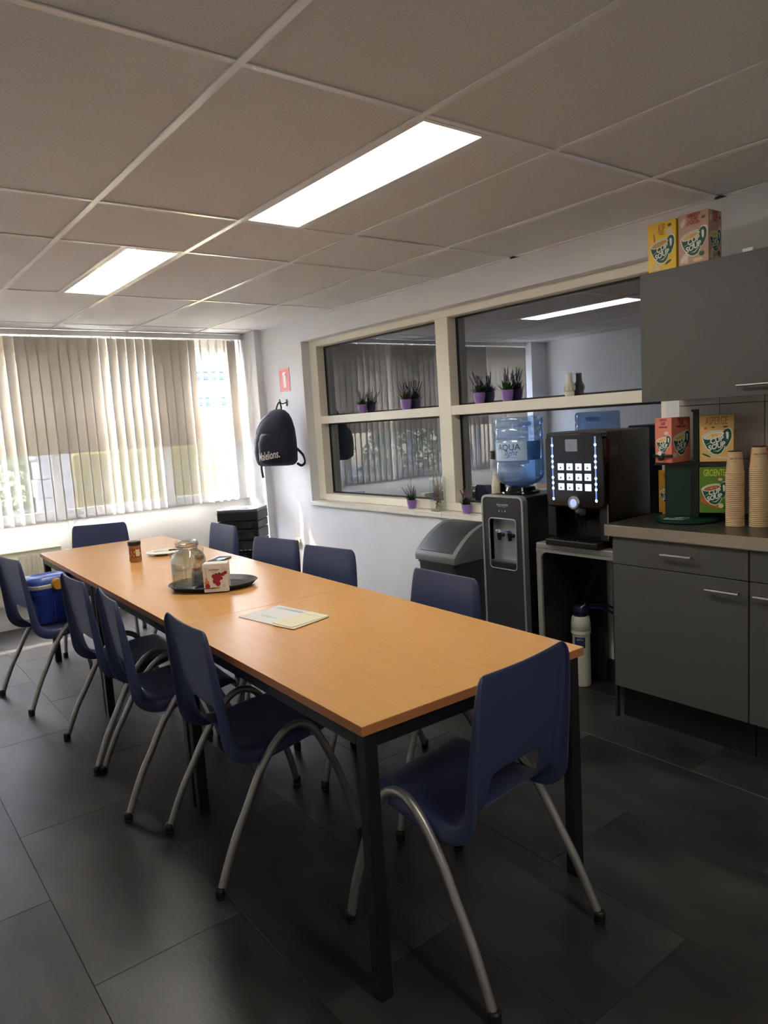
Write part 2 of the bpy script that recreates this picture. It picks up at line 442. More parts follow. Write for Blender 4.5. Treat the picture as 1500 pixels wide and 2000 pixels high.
# outside window: white frame, mullions, transoms, panes
win1 = sroot('window_1', (.46, 4.7, .862)); o1 = win1.location
def f1(name, x0, x1, z0, z1, y0=4.66, y1=4.73, m=None):
    q = B(); q.box(x0, x1, y0, y1, z0, z1, bevel=.003, seg=1); return obj(name, q, m or m_white, win1, o1, smooth=False)
f1('frame_post', WX0, WX0 + .05, WZ0, WZ1); f1('frame_post', WX1 - .045, WX1, WZ0, WZ1)
f1('frame_rail', WX0 + .05, WX1 - .045, WZ1 - .05, WZ1); f1('frame_rail', WX0 + .05, WX1 - .045, WZ0, WZ0 + .05)
MU = [WX0 + .05, -.52, .56, 1.50, WX1 - .045]
for i in range(4):
    x0, x1 = MU[i] + (.035 if i else 0), MU[i + 1] - (.035 if i < 3 else 0)
    if i: f1('mullion', MU[i] - .035, MU[i] + .035, WZ0 + .05, WZ1 - .05)
    f1('transom', x0, x1, 1.555, 1.63)
    for z0, z1 in ((WZ0 + .05, 1.555), (1.63, WZ1 - .05)):
        q = B(); q.ngon([Vector((x0, 4.70, z0)), Vector((x1, 4.70, z0)), Vector((x1, 4.70, z1)), Vector((x0, 4.70, z1))]); obj('pane', q, m_glass, win1, o1, smooth=False)
b = B(); b.box(WX0 - .02, 2.262, 4.60, YB, .835, .860, bevel=.004, seg=1); struct('trim_3', b, m_white)

# kitchen wall tiles
m_wt = mat('kitchen_tile', (168, 162, 150), 0.3, var=0.10, scale=7, bump=0.04, bscale=14, objvar=0.05, detail=7)
b = B(); b.box(XR - .004, XR, -1.55, .19, .93, 1.57); bed = obj('tile_bed', b, mat('tile_grout', (84, 79, 72), 0.8), wr, smooth=False)
for iz in range(3):
    for iy in range(9):
        y1 = .19 - .199 * iy if iy else .19
        q = B(); q.box(XR - .010, XR - .004, .19 - .199 * (iy + 1) + .0015, .19 - .199 * iy - .0015, (.963, 1.2135, 1.464)[iz] + .0015, (1.2135, 1.464, 1.57)[iz] - .0015, bevel=.001, seg=1)
        obj('wall_tile', q, m_wt, wr, smooth=False)

# ceiling lights
m_panel = panel_mat('light_diffuser', (255, 250, 241), LAMP_STRENGTH)
for k, (x0, x1, y0, y1) in enumerate(LIGHTS):
    t = thing('ceiling_light', ('long recessed ceiling light panel above the near half of the table', 'recessed ceiling light panel nearer the blinds', 'added ceiling light panel behind the viewer, out of view, brightening the foreground')[k], 'ceiling light', ((x0 + x1) / 2, (y0 + y1) / 2, H - .004), 0, 'recessed light panels')
    q = B()
    for a0, a1, c0, c1 in ((x0 + .012, x1 - .012, y0 + .012, y0 + .03), (x0 + .012, x1 - .012, y1 - .03, y1 - .012), (x0 + .012, x0 + .026, y0 + .03, y1 - .03), (x1 - .026, x1 - .012, y0 + .03, y1 - .03)):
        q.box(a0, a1, c0, c1, H - .004, H + .02)
    obj('light_frame', q, m_bar, t, t.location, smooth=False)
    q = B(); q.box(x0 + .026, x1 - .026, y0 + .03, y1 - .03, H - .001, H + .006); obj('diffuser', q, m_panel, t, t.location, smooth=False)
    q = B(); q.box(x0 + .02, x1 - .02, y0 + .02, y1 - .02, H + .03, H + .08); obj('housing', q, m_bar, t, t.location, smooth=False)

# vertical blinds
bl = thing('vertical_blind', 'cream vertical blind with sheer lower vanes across the window', 'blind', (.5, 4.505, .84)); ob = bl.location
q = B(); q.box(-1.235, 2.26, 4.478, 4.532, 2.322, 2.362, bevel=.004, seg=1); q.box(-1.235, 2.26, 4.470, 4.478, 2.318, 2.350); obj('head_rail', q, m_white, bl, ob, smooth=False)
m_vane = cloth_mat('vane_dim_out', (186, 179, 167), 0.015, 0.0, (214, 200, 176))
m_sheer = cloth_mat('vane_sheer', (182, 180, 174), 0.012, 0.045)
def vane_mesh(z0, z1, name):
    q = B(); hw = .0445; n = 6
    r0 = []; r1 = []
    for i in range(n + 1):
        u = -hw + 2 * hw * i / n; v = .0012 * (1 - (u / hw) ** 2)
        r0.append((u, v, z0)); r1.append((u, v, z1))
    q.loft([r0, r1], closed=False, cap0=False, cap1=False)
    return finish(q, name)
me_up = vane_mesh(.54, 1.468, 'vane'); me_lo = vane_mesh(0, .54, 'sheer_panel')
q = B(); q.box(-.004, .004, -.004, .004, 1.468, 1.482); me_hook = finish(q, 'vane_hook', False)
k = 0; x = 2.222
def vane_angle(x):
    if x > 2.18: return 78
    if x > 2.10: return 8
    if x > 1.78: return 84
    if x > 1.70: return 24
    if x > 1.42: return 3
    if x > 1.00: return 19
    if x > .92: return 30
    if x > .33: return 3
    if x > .05: return 18
    if x > -.55: return 6
    return 34
while x > -1.2:
    a = vane_angle(x) + random.uniform(-1.2, 1.2)
    v = link('vane', me_up, m_vane, bl, (x - ob[0], 4.505 - ob[1], 0)); v.rotation_euler.z = R(a)
    link('sheer_panel', me_lo, m_sheer, v); link('vane_hook', me_hook, m_white, v)
    x -= .0775

# ================================================================== TABLES
TO = Vector((.0147, -.3135, 0)); TYAW = -.0262; TWID, TLEN, TH = .8327, 1.2654, .75
TM = Matrix.Translation(TO) @ Matrix.Rotation(TYAW, 4, 'Z')
def on_table(u, v, z=TH): return TM @ Vector((u, v, z))
def table(k, label):
    t = thing('table', label, 'table', TM @ Vector((0, TLEN * k, 0)), TYAW, 'beech tables set end to end')
    g = .0009
    q = B(); q.box(0, TWID, g, TLEN - g, TH - .003, TH, bevel=.0004, seg=1); obj('table_top', q, m_wood, t, smooth=False)
    q = B(); q.box(.0005, TWID - .0005, g + .0005, TLEN - g - .0005, TH - .026, TH - .003); obj('top_core', q, m_edge, t, smooth=False)
    i = .012
    for x0, x1, y0, y1 in ((i, i + .03, i + .04, TLEN - i - .04), (TWID - i - .03, TWID - i, i + .04, TLEN - i - .04), (i + .04, TWID - i - .04, i, i + .03), (i + .04, TWID - i - .04, TLEN - i - .03, TLEN - i)):
        q = B(); q.box(x0, x1, y0, y1, TH - .068, TH - .026, bevel=.002, seg=1); obj('apron_rail', q, m_legblk, t, smooth=False)
    for sx in (0, 1):
        for sy in (0, 1):
            x0 = i if not sx else TWID - i - .04; y0 = i if not sy else TLEN - i - .04
            q = B(); q.box(x0, x0 + .04, y0, y0 + .04, .012, TH - .026, bevel=.003, seg=1)
            l = obj('leg', q, m_legblk, t, smooth=False)
            q = B(); q.box(x0 + .002, x0 + .038, y0 + .002, y0 + .038, 0, .012); obj('foot_plug', q, m_black, l, smooth=False)
    return t
table(0, 'beech table at the near end, envelopes lying on it')
table(1, 'middle beech table carrying the oval black tray')
table(2, 'beech table at the far end near the window')

# ================================================================== CHAIRS
def bake(ob_):
    COL.objects.link(ob_)
    dg = bpy.context.evaluated_depsgraph_get(); dg.update()
    me = bpy.data.meshes.new_from_object(ob_.evaluated_get(dg))
    old = ob_.data; bpy.data.objects.remove(ob_); bpy.data.meshes.remove(old)
    return me
def chair_shell():
    prof = [(.222, .398, .185, 0), (.226, .425, .196, .005), (.214, .443, .200, .016), (.17, .450, .201, .03), (.10, .447, .202, .038), (.03, .440, .203, .044),
            (-.04, .434, .204, .05), (-.09, .434, .204, .055), (-.125, .443, .204, .056), (-.148, .462, .204, .054), (-.158, .488, .204, .05), (-.163, .515, .204, .046),
            (-.170, .56, .204, .042), (-.179, .62, .203, .038), (-.189, .69, .201, .033), (-.199, .76, .197, .028), (-.208, .815, .192, .022), (-.212, .838, .186, .016), (-.215, .851, .172, .008)]
    cols = [(-1.0, 1.0), (-1.0, .5), (-.97, .12), (-.88, .0), (-.70, 0), (-.52, 0), (-.26, 0), (0, 0), (.26, 0), (.52, 0), (.70, 0), (.88, 0), (.97, .12), (1.0, .5), (1.0, 1.0)]
    bm = bmesh.new(); rows = []
    n = len(prof)
    for i, (y, z, w, e) in enumerate(prof):
        a, c = prof[max(0, i - 1)], prof[min(n - 1, i + 1)]
        ty, tz = c[0] - a[0], c[1] - a[1]; l = math.hypot(ty, tz); ny, nz = tz / l, -ty / l
        row = []
        for s, g in cols:
            dish = -.010 * (1 - s * s) if z > .5 else -.006 * (1 - s * s)
            off = -e * g + dish
            row.append(bm.verts.new((s * w, y + ny * off, z + nz * off)))
        rows.append(row)
    for i in range(n - 1):
        for j in range(len(cols) - 1):
            if i in (8, 9, 10, 11) and 5 <= j <= 8: continue        # hand slot low in the back
            bm.faces.new((rows[i][j], rows[i][j + 1], rows[i + 1][j + 1], rows[i + 1][j]))
    bmesh.ops.recalc_face_normals(bm, faces=bm.faces)
    me = bpy.data.meshes.new('seat_shell'); bm.to_mesh(me); bm.free(); me.shade_smooth()
    o = bpy.data.objects.new('seat_shell', me)
    s = o.modifiers.new('s', 'SOLIDIFY'); s.thickness = .007; s.offset = 0
    u = o.modifiers.new('u', 'SUBSURF'); u.levels = 2; u.render_levels = 2
    return bake(o)
def smooth_path(P, n=6):
    P = [Vector(p) for p in P]; out = []
    for i in range(len(P) - 1):
        p0, p1, p2, p3 = P[max(i - 1, 0)], P[i], P[i + 1], P[min(i + 2, len(P) - 1)]
        for k in range(n):
            t = k / n
            out.append(.5 * ((2 * p1) + (-p0 + p2) * t + (2 * p0 - 5 * p1 + 4 * p2 - p3) * t * t + (-p0 + 3 * p1 - 3 * p2 + p3) * t ** 3))
    return out + [P[-1]]
ARCH = [(.270, .012), (.249, .11), (.222, .20), (.193, .285), (.165, .355), (.142, .405), (.118, .443), (.09, .467), (.055, .478), (.02, .472), (-.02, .445), (-.062, .40), (-.108, .335), (-.155, .25), (-.200, .172), (-.240, .085), (-.270, .012)]
me_shell = chair_shell()
me_arch = {}; me_cap = {}
for s in (-1, 1):
    P = [(s * (.244 - .024 * min(1, z / .46)), y, z) for y, z in ARCH]
    q = B(); q.tube(smooth_path(P, 4), .0135, 12); me_arch[s] = finish(q, 'leg_arch', True, 60)
    for f in (0, -1):
        x, y, z = P[f]; q = B()
        q.lathe([(.012, 0), (.0155, .001), (.0165, .004), (.0165, .007), (.0155, .009), (.0165, .010), (.0165, .034), (.013, .038)], 14, (x, y, 0)); me_cap[(s, f)] = finish(q, 'foot_cap', True, 50)
me_bar = []
for y, z in ((.125, .423), (-.035, .408)):
    q = B(); q.box(-.214, .214, y - .012, y + .012, z - .009, z + .009, bevel=.003, seg=1); me_bar.append(finish(q, 'cross_bar', False))
q = B(); q.box(-.1, -.08, -.05, .14, .405, .412); q.box(.08, .1, -.05, .14, .405, .412); 
for x in (-.09, .09):
    for y in (-.035, .125): q.lathe([(.007, 0), (.007, .006), (.003, .01)], 8, (x, y, .395))
me_bolt = finish(q, 'mounting_bracket', False)
def make_chair(label, cx, cy, deg, group=None):
    t = thing('chair', label, 'chair', (cx, cy, 0), R(deg), group)
    link('seat_shell', me_shell, m_chair, t)
    for s in (-1, 1):
        a = link('leg_arch', me_arch[s], m_tube, t)
        for f in (0, -1): link('foot_cap', me_cap[(s, f)], m_black, a)
    for me in me_bar: link('cross_bar', me, m_tube, t)
    link('mounting_bracket', me_bolt, m_silver, t)
    return t
CG = 'navy shell chairs round the table'
for lab, x, y, d in (
    ('navy plastic chair at the near end of the table, closest to the camera', .413, -.245, 5.3),
    ('navy plastic chair on the left side of the table, nearest the camera', .178, .604, -92.5),
    ('navy plastic chair on the left side, second from the near end', .123, 1.266, -95.9),
    ('navy plastic chair on the left side, third from the near end', .123, 1.799, -89.4),
    ('navy plastic chair with a blue cooler bucket on its seat', .025, 2.800, -82.9),
    ('navy plastic chair in front of the waste bin', .790, .470, 90),
    ('navy plastic chair on the wall side, second from the near end', .858, 1.395, 98.7),
    ('navy plastic chair on the wall side, third from the near end', .847, 1.925, 101.6),
    ('navy plastic chair in front of the stereo stack', .947, 2.878, 91),
    ('navy plastic chair at the far end of the table below the blinds', .536, 3.66, 157.1)):
    make_chair(lab, x, y, d, CG)

# ================================================================== THINGS ON THE TABLE
# oval tray
TZ = TH
c = Vector((.450, 1.480, TZ)); 
t = thing('serving_tray', 'oval black serving tray on the middle table', 'tray', c, R(-38))
def oval(a, bb, z, n=40): return [Vector((a * math.cos(2 * PI * i / n), bb * math.sin(2 * PI * i / n), z)) for i in range(n)]
m_tray = mat('tray_black', (28, 28, 30), 0.45, var=0.08, scale=120)
q = B(); q.loft([oval(.165, .115, 0), oval(.185, .132, .003), oval(.205, .150, .022), oval(.210, .155, .025), oval(.207, .152, .027), oval(.200, .146, .024), oval(.182, .128, .008), oval(.17, .118, .006)])
obj('tray_body', q, m_tray, t)
q = B(); q.loft([oval(.168, .117, .0062), oval(.166, .115, .0072)]); obj('rubber_inlay', q, mat('tray_inlay', (40, 42, 46), 0.6), t)
zt = TZ + .0074
# swing-top jar
jar = thing('swing_top_jar', 'large empty glass jar with wire-bail lid on the tray', 'jar', (.362, 1.540, zt), R(20))
def sq(h, r, z, n=6): return [Vector((p[0], p[1], z)) for p in rrect(-h, h, -h, h, r, n)]
q = B(); q.loft([sq(.058, .03, 0), sq(.066, .034, .006), sq(.068, .036, .02), sq(.068, .036, .135), sq(.064, .04, .155), sq(.054, .046, .172), sq(.047, .0469, .182), sq(.047, .0469, .196)], cap1=False)
obj('glass_body', q, m_jar, jar, angle=60)
q = B(); q.loft([sq(.060, .03, .012), sq(.0635, .033, .02), sq(.0635, .033, .134), sq(.059, .037, .153), sq(.049, .042, .170), sq(.043, .0429, .182), sq(.043, .0429, .196)], cap1=False); obj('inner_wall', q, m_jar, jar, angle=60)
q = B(); q.loft([sq(.056, .03, .001), sq(.062, .034, .008), sq(.06, .034, .011), sq(.04, .03, .009)]); obj('thick_base', q, glass_mat('jar_base_glass', tint=(205, 218, 216), ior=1.6), jar, angle=60)
q = B(); q.lathe([(.049, .198), (.053, .199), (.054, .206), (.053, .212), (.049, .214), (.046, .222), (.03, .225), (.001, .226)], 28, cap0=False); obj('glass_lid', q, m_jar, jar)
q = B(); q.lathe([(.0505, .1965), (.0525, .1965), (.0525, .2), (.0505, .2)], 28, cap0=False, cap1=False); obj('rubber_ring', q, mat('jar_ring', (196, 120, 100), 0.6), jar)
q = B(); q.tube([Vector((.0505 * math.cos(a), .0505 * math.sin(a), .19)) for a in [2 * PI * i / 24 for i in range(25)]], .0014, 6)
q.tube([(.051, -.012, .19), (.057, -.012, .205), (.055, -.012, .217), (.055, .012, .217), (.057, .012, .205), (.051, .012, .19)], .0014, 6)
q.tube([(-.051, -.018, .19), (-.060, -.014, .175), (-.060, .014, .175), (-.051, .018, .19)], .0014, 6)
q.tube([(.0, -.051, .19), (.0, -.057, .207), (.0, -.03, .222), (.0, .03, .222), (.0, .057, .207), (.0, .051, .19)], .0014, 6)
obj('wire_bail', q, m_chrome, jar)
# jam carton
m_carton = mat('carton_white', (226, 222, 214), 0.55, var=0.03)
bx = thing('fruit_carton', 'white carton printed with red berries on the tray', 'carton', (.418, 1.360, zt), R(-34))
q = B(); q.loft([[Vector((x_ * f, y_ * f, z)) for x_, y_ in ((-.055, -.034), (.055, -.034), (.055, .034), (-.055, .034))] for z, f in ((0, 1), (.128, 1), (.1285, .99))]); obj('carton_body', q, m_carton, bx, smooth=False)
q = B(); q.box(.03, .056, -.037, -.0345, .108, .131, M=Matrix.Rotation(R(3), 4, 'Y')); q.box(-.05, .05, -.03, .03, .1285, .1295); obj('top_flap', q, m_carton, bx, smooth=False)
Mf = F_my(0, -.0345, .064)
m_red = mat('print_berry_red', (150, 36, 50), 0.5, var=0.25, scale=120); m_or = mat('print_orange', (214, 128, 62), 0.5, var=0.15, scale=90); m_gold = mat('print_gold', (196, 160, 110), 0.5); m_dk = mat('print_dark', (46, 40, 40), 0.5)
sh = [(m_red, ell(.005 + dx, dy, r, r), 1 + i * .1) for i, (dx, dy, r) in enumerate(((-.012, .008, .010), (0, .012, .010), (.010, .006, .010), (-.004, -.002, .011), (.008, -.006, .010), (.020, -.002, .008), (.030, .016, .009), (.040, .022, .008), (.022, .014, .007), (-.006, -.014, .013), (.004, -.026, .012)))]
sh += [(m_dk, ell(.018, .020, .005, .005), 3), (m_or, ell(-.040, -.020, .011, .011), 1), (m_red, ell(-.038, -.036, .011, .012), 1.4), (m_gold, rect(-.018, .016, -.050, -.042), 1), (m_gold, rect(-.042, -.040, -.004, .050), 1), (m_gold, ell(-.041, -.006, .006, .008), 1.2), (m_red, rect(-.018, .018, .0275, .0285), 1), (m_red, rect(-.012, .012, .0215, .0225), 1)]
prints('printed_berries', bx, Mf, sh)
lettering('De Ruijter', .0125, m_dk, bx, F_my(-.004, -.0347, .064 + .038), sx=.9); lettering('12', .015, m_dk, bx, F_my(.034, -.0347, .064 - .038))
# small spice jar behind the big jar
sp = thing('spice_jar', 'small jar with a red lid behind the big glass jar', 'jar', (.432, 1.622, zt))
q = B(); q.lathe([(.018, 0), (.024, .003), (.026, .02), (.026, .045), (.02, .056), (.018, .06)], 20); obj('jar_body', q, mat('spice_mix', (128, 112, 92), 0.6, var=0.35, scale=160), sp)
q = B(); q.lathe([(.0205, .058), (.022, .060), (.022, .070), (.02, .072)], 20); obj('red_lid', q, mat('lid_red', (190, 62, 60), 0.4), sp)
# nut spread jar
nb = thing('nut_spread_jar', 'nut spread jar with a dark lid standing on the far table', 'jar', (.437, 2.530, TZ))
q = B(); q.lathe([(.030, 0), (.035, .004), (.036, .012), (.0345, .03), (.0345, .078), (.036, .09), (.033, .098)], 26); obj('jar_body', q, mat('peanut_brown', (170, 116, 64), 0.25, var=0.1, scale=60), nb)
q = B(); q.lathe([(.036, .098), (.0375, .100), (.0375, .120), (.035, .123)], 26); obj('lid', q, mat('lid_brown', (46, 34, 30), 0.4), nb)
q = B(); m_ = [mat('label_cream', (222, 206, 170), 0.5), m_or, mat('nut_brown', (120, 66, 34), 0.5)]
def curved(q, r, a0, a1, z0, z1, n=10):
    q.loft([[Vector((r * math.cos(R(a0 + (a1 - a0) * i / n)), r * math.sin(R(a0 + (a1 - a0) * i / n)), z)) for i in range(n + 1)] for z in (z0, z1)], closed=False, cap0=False, cap1=False)
q.mi = 2; curved(q, .0352, 190, 330, .028, .08); q.mi = 0; curved(q, .0355, 258, 300, .036, .076); q.mi = 1
for a, z in ((205, .04), (222, .052), (238, .04), (215, .066), (245, .062), (312, .05)): curved(q, .0356, a - 7, a + 7, z - .007, z + .007, 3)
obj('jar_label', q, m_, nb)
# plate with knife
pl = thing('plate', 'cream plate on the far table beside the jars', 'plate', (.655, 2.640, TZ))
q = B(); q.lathe([(.055, 0), (.06, .002), (.075, .008), (.112, .016), (.113, .018), (.108, .0185), (.074, .012), (.058, .006), (.001, .005)], 40); obj('plate_body', q, mat('cream_china', (232, 226, 204), 0.25), pl)
kn = thing('table_knife', 'knife with a black handle lying across the cream plate', 'knife', (.672, 2.618, TZ + .0186), R(-25))
q = B(); q.box(-.09, .0, -.007, .007, .0, .0018); obj('blade', q, m_chrome, kn, smooth=False)
q = B(); q.box(0, .085, -.008, .008, -.001, .008, bevel=.003); obj('handle', q, m_black, kn)
# small things beyond the jar
gl = thing('tea_glass', 'small glass with amber liquid behind the swing-top jar', 'glass', (.715, 2.26, TZ))
q = B(); q.lathe([(.022, 0), (.026, .003), (.031, .065)], 22, cap1=False); obj('glass_body', q, m_jar, gl)
q = B(); q.lathe([(.0215, .004), (.0245, .006), (.026, .026)], 22); obj('tea', q, mat('amber_tea', (176, 120, 58), 0.2), gl)
ph = B(); ph.box(-.04, .04, -.075, .075, 0, .009, bevel=.003)
o = obj('phone', ph, mat('phone_body', (46, 48, 54), 0.15), None); o.location = (.775, 2.115, TZ); o.rotation_euler.z = R(-52)
tag(o, 'dark phone lying flat on the table behind the carton', 'phone')
jg = thing('measuring_jug', 'clear plastic jug behind the swing-top jar', 'jug', (.520, 2.03, TZ), R(-38))
q = B(); q.lathe([(.04, 0), (.045, .004), (.052, .09), (.054, .092)], 26, cap1=False); obj('jug_body', q, m_jar, jg)
q = B(); q.tube([(.05, 0, .085), (.08, 0, .08), (.085, 0, .05), (.07, 0, .02), (.047, 0, .018)], .005, 8); obj('jug_handle', q, m_jar, jg)
q = B(); q.loft([[(-.048, -.018, .07), (-.048, .018, .07), (-.052, .0, .05)], [(-.052, -.016, .093), (-.052, .016, .093), (-.075, .0, .094)]]); obj('jug_spout', q, m_jar, jg)
# envelopes
m_env = mat('envelope_cream', (226, 218, 186), 0.7, var=0.02); m_env2 = mat('paper_white', (220, 220, 214), 0.7, var=0.02); m_win = mat('envelope_window', (176, 180, 184), 0.3)
for k, (u, v, a, w, l, mm, lab) in enumerate(((.400, .730, 9.5, .200, .305, m_env2, 'large white envelope with an address window, lowest of the papers'), (.408, .612, 13, .185, .112, m_env, 'cream envelope sticking out under the top one'), (.416, .624, 8, .185, .112, m_env, 'cream envelope lying on top of the papers'))):
    z = TZ + .0006 + .0022 * k
    e = thing('envelope', lab, 'envelope', (u, v, z), R(a), 'envelopes on the near table')
    q = B(); q.box(-w / 2, w / 2, -l / 2, l / 2, 0, .0018); obj('paper', q, mm, e, smooth=False)
    if k == 0:
        q = B(); q.box(w / 2 - .035, w / 2 - .018, -.03, l / 2 - .02, .0018, .002); obj('address_window', q, m_win, e, smooth=False)
        q = B(); q.box(-w / 2 + .06, -w / 2 + .07, .0, .09, .0018, .002); obj('printed_line', q, m_win, e, smooth=False)
    if k == 2:
        q = B(); q.box(w / 2 - .035, w / 2 - .001, -l / 2 + .001, l / 2 - .001, .0018, .0024); obj('flap', q, m_env, e, smooth=False)

# ================================================================== COOLER ON THE CHAIR
ck = thing('cooler_bucket', 'blue cooler bucket with white rim and yellow latch on a chair', 'cooler', (-.008, 2.775, .4475), R(8))
m_cb = mat('cooler_blue', (44, 62, 150), 0.35, var=0.06); m_cl = mat('cooler_lid_blue', (78, 102, 180), 0.3, var=0.05)
def rb(h, k, r, z): return [Vector((p[0], p[1], z)) for p in rrect(-h, h, -k, k, r, 6)]
q = B(); q.loft([rb(.098, .082, .05, 0), rb(.106, .09, .055, .008), rb(.118, .100, .06, .17), rb(.122, .104, .062, .172), rb(.124, .106, .064, .205)]); obj('bucket_body', q, m_cb, ck, angle=50)
for i in range(12):
    a = 2 * PI * i / 12
    q = B(); p = Vector((.103 * math.cos(a), .088 * math.sin(a), .012)); p2 = Vector((.1125 * math.cos(a), .095 * math.sin(a), .165)); q.tube([p, p2], .006, 6); obj('bucket_rib', q, m_cb, ck)
q = B(); q.loft([rb(.128, .110, .066, .205), rb(.131, .113, .068, .209), rb(.131, .113, .068, .226), rb(.126, .108, .066, .230)]); obj('rim', q, mat('cooler_rim', (216, 214, 196), 0.4), ck, angle=50)
q = B(); q.loft([rb(.127, .109, .066, .230), rb(.128, .110, .066, .25), rb(.118, .100, .064, .268), rb(.085, .07, .05, .274), rb(.078, .063, .045, .268), rb(.03, .03, .025, .266)]); obj('lid', q, m_cl, ck, angle=50)
q = B(); q.cyl((.02, -.108, .226), (.02, -.142, .226), .034, .030, 22); q.box(.03, .115, -.128, -.112, .214, .240, bevel=.004); obj('latch', q, mat('latch_yellow', (206, 150, 52), 0.4), ck, angle=50)
q = B(); q.tube(smooth_path([(.128, 0, .22), (.137, 0, .16), (.138, -.02, .10), (.136, 0, .05)], 4), .005, 8); obj('carry_handle', q, m_cb, ck)
for k_ in kids(ck): k_.scale = (.90, .90, 1)

# ================================================================== KITCHEN
def handle(parent, x, y0, y1, z, rel):
    q = B(); q.tube([(x - .028, y0, z), (x - .028, y1, z)], .0052, 10)
    for y in (y0 + .012, y1 - .012): q.cyl((x - .028, y, z), (x, y, z), .0045, None, 10)
    return obj('bar_handle', q, m_chrome, parent, rel)
def base_unit(y1, y0, label, dh, doorh):
    t = thing('base_cabinet', label, 'cabinet', (2.11, (y0 + y1) / 2, 0), 0, 'anthracite base cabinets'); r = t.location
    q = B(); q.box(1.928, XR - .014, y0 + .001, y1 - .001, .165, .886); obj('carcass', q, m_cab, t, r, smooth=False)
    q = B(); q.box(1.973, 1.99, y0 + .001, y1 - .001, 0, .165); q.box(1.99, XR - .014, y1 - .017, y1 - .001, 0, .165); obj('plinth', q, m_plinth, t, r, smooth=False)
    q = B(); q.box(1.908, 1.927, y0 + .002, y1 - .001, .759, .884, bevel=.001, seg=1); d = obj('drawer_front', q, m_cab, t, r, smooth=False); handle(d, 1.908, dh[0], dh[1], .83, r)
    q = B(); q.box(1.908, 1.927, y0 + .002, y1 - .001, .167, .755, bevel=.001, seg=1); d = obj('door', q, m_cab, t, r, smooth=False); handle(d, 1.908, doorh[0], doorh[1], .703, r)
base_unit(.290, -.334, 'anthracite base cabinet beside the coffee machine stand', (-.106, .034), (-.306, -.166))
base_unit(-.338, -.96, 'anthracite base cabinet cut by the right picture edge', (-.72, -.58), (-.50, -.362))
wt = thing('worktop', 'dark kitchen worktop with a ribbed aluminium front edge', 'worktop', (2.11, -.3, .887)); r = wt.location
q = B(); q.box(1.897, XR - .012, -1.3, .318, .888, .940, bevel=.0015, seg=1); obj('worktop_slab', q, m_top, wt, r, smooth=False)
m_alu = mat('ribbed_aluminium', (190, 180, 164), 0.32, metal=0.9, var=0.03)
q = B(); q.box(1.892, 1.897, -1.3, .322, .888, .941); q.box(1.892, XR - .012, .318, .322, .888, .941); ed = obj('edge_profile', q, m_alu, wt, r, smooth=False)
for i in range(9):
    z = .892 + .0053 * i; q = B(); q.tube([(1.8915, -1.3, z + .001), (1.8915, .321, z + .001)], .0019, 6); obj('edge_rib', q, m_alu, ed, r)
uc = thing('wall_cabinet', 'anthracite wall cabinet above the worktop', 'cabinet', (2.16, -.14, 1.49)); r = uc.location
q = B(); q.box(2.003, XR - .0005, -.46, .172, 1.572, 2.041); q.box(2.003, XR - .012, -.46, .172, 1.492, 1.572); obj('carcass', q, m_cab, uc, r, smooth=False)
q = B(); q.box(1.982, 2.001, -.459, .173, 1.49, 2.043, bevel=.001, seg=1); d = obj('door', q, m_cab, uc, r, smooth=False); handle(d, 1.982, -.40, -.262, 1.533, r)
cl = B(); cl.box(2.01, 2.05, -.30, -.258, 2.0435, 2.062, bevel=.002, seg=1)
tag(obj('adapter_block', cl, m_white), 'small white block lying on top of the wall cabinet', 'block')

# soup boxes
def mug(cx, cy, s, soup, rot=R(13)):
    def T(P, k=1.0, c0=(.08, -.02)):
        o = []
        for x, y in P:
            x, y = c0[0] + (x - c0[0]) * k, c0[1] + (y - c0[1]) * k
            o.append((cx + s * (x * math.cos(rot) - y * math.sin(rot)), cy + s * (x * math.sin(rot) + y * math.cos(rot))))
        return o
    rim = [(.42 * math.cos(R(a)), .30 + .15 * math.sin(R(a))) for a in range(0, 181, 15)]
    body = rim + [(-.415, .12), (-.37, -.1), (-.29, -.29), (-.17, -.44), (-.02, -.5), (.12, -.47), (.25, -.33), (.35, -.12), (.41, .12)]
    hnd = [(.37, .36), (.47, .44), (.58, .45), (.66, .38), (.68, .24), (.63, .06), (.53, -.1), (.40, -.25), (.31, -.27), (.33, -.05)]
    slot = [(.47, .30), (.53, .34), (.57, .28), (.54, .12), (.48, .0), (.44, .06)]
    S = [(m_pwhite, T(body, 1.07), 1), (m_pwhite, T(hnd, 1.06), 1.2), (m_green, T(hnd), 2), (m_green, T(body), 2.2), (m_pwhite, T(slot), 3),
         (m_pwhite, T(ell(0, .30, .40, .135)), 3.2), (soup, T(ell(0, .295, .355, .105)), 4.2)]
    cr = mat('print_crouton', (214, 168, 90), 0.5, var=0.2, scale=80)
    for i in range(7):
        a = random.uniform(0, 6.28); d = random.uniform(.1, .8)
        S.append((cr, T(ell(.30 * d * math.cos(a), .295 + .08 * d * math.sin(a), .035, .022, 0, 8)), 5))
    S.append((m_green, T([(-.36, .02), (-.16, .07), (-.16, .0), (-.34, -.05)]), 3)); S.append((m_pwhite, T([(-.35, .012), (-.17, .058), (-.17, .045), (-.35, -.002)]), 3.4))
    S.append((m_pwhite, T([(-.16, -.33), (.02, -.385), (.2, -.28), (.24, -.2), (.2, -.25), (.02, -.35)]), 3))
    return S
def mug_words(parent, Mf, cx, cy, s, rot=R(13)):
    for wd, dx, dy, sz in (('CUP', .06, .09, .30), ('a', .03, -.035, .15), ('SOUP', .0, -.16, .29)):
        x = cx + s * (dx * math.cos(rot) - dy * math.sin(rot)); y = cy + s * (dx * math.sin(rot) + dy * math.cos(rot))
        lettering(wd, s * sz, m_pwhite, parent, Mf @ Matrix.Translation((x, y, .0009)), shear=.2, bold=s * .009, rot=R(16), sx=.92, ext=.0)
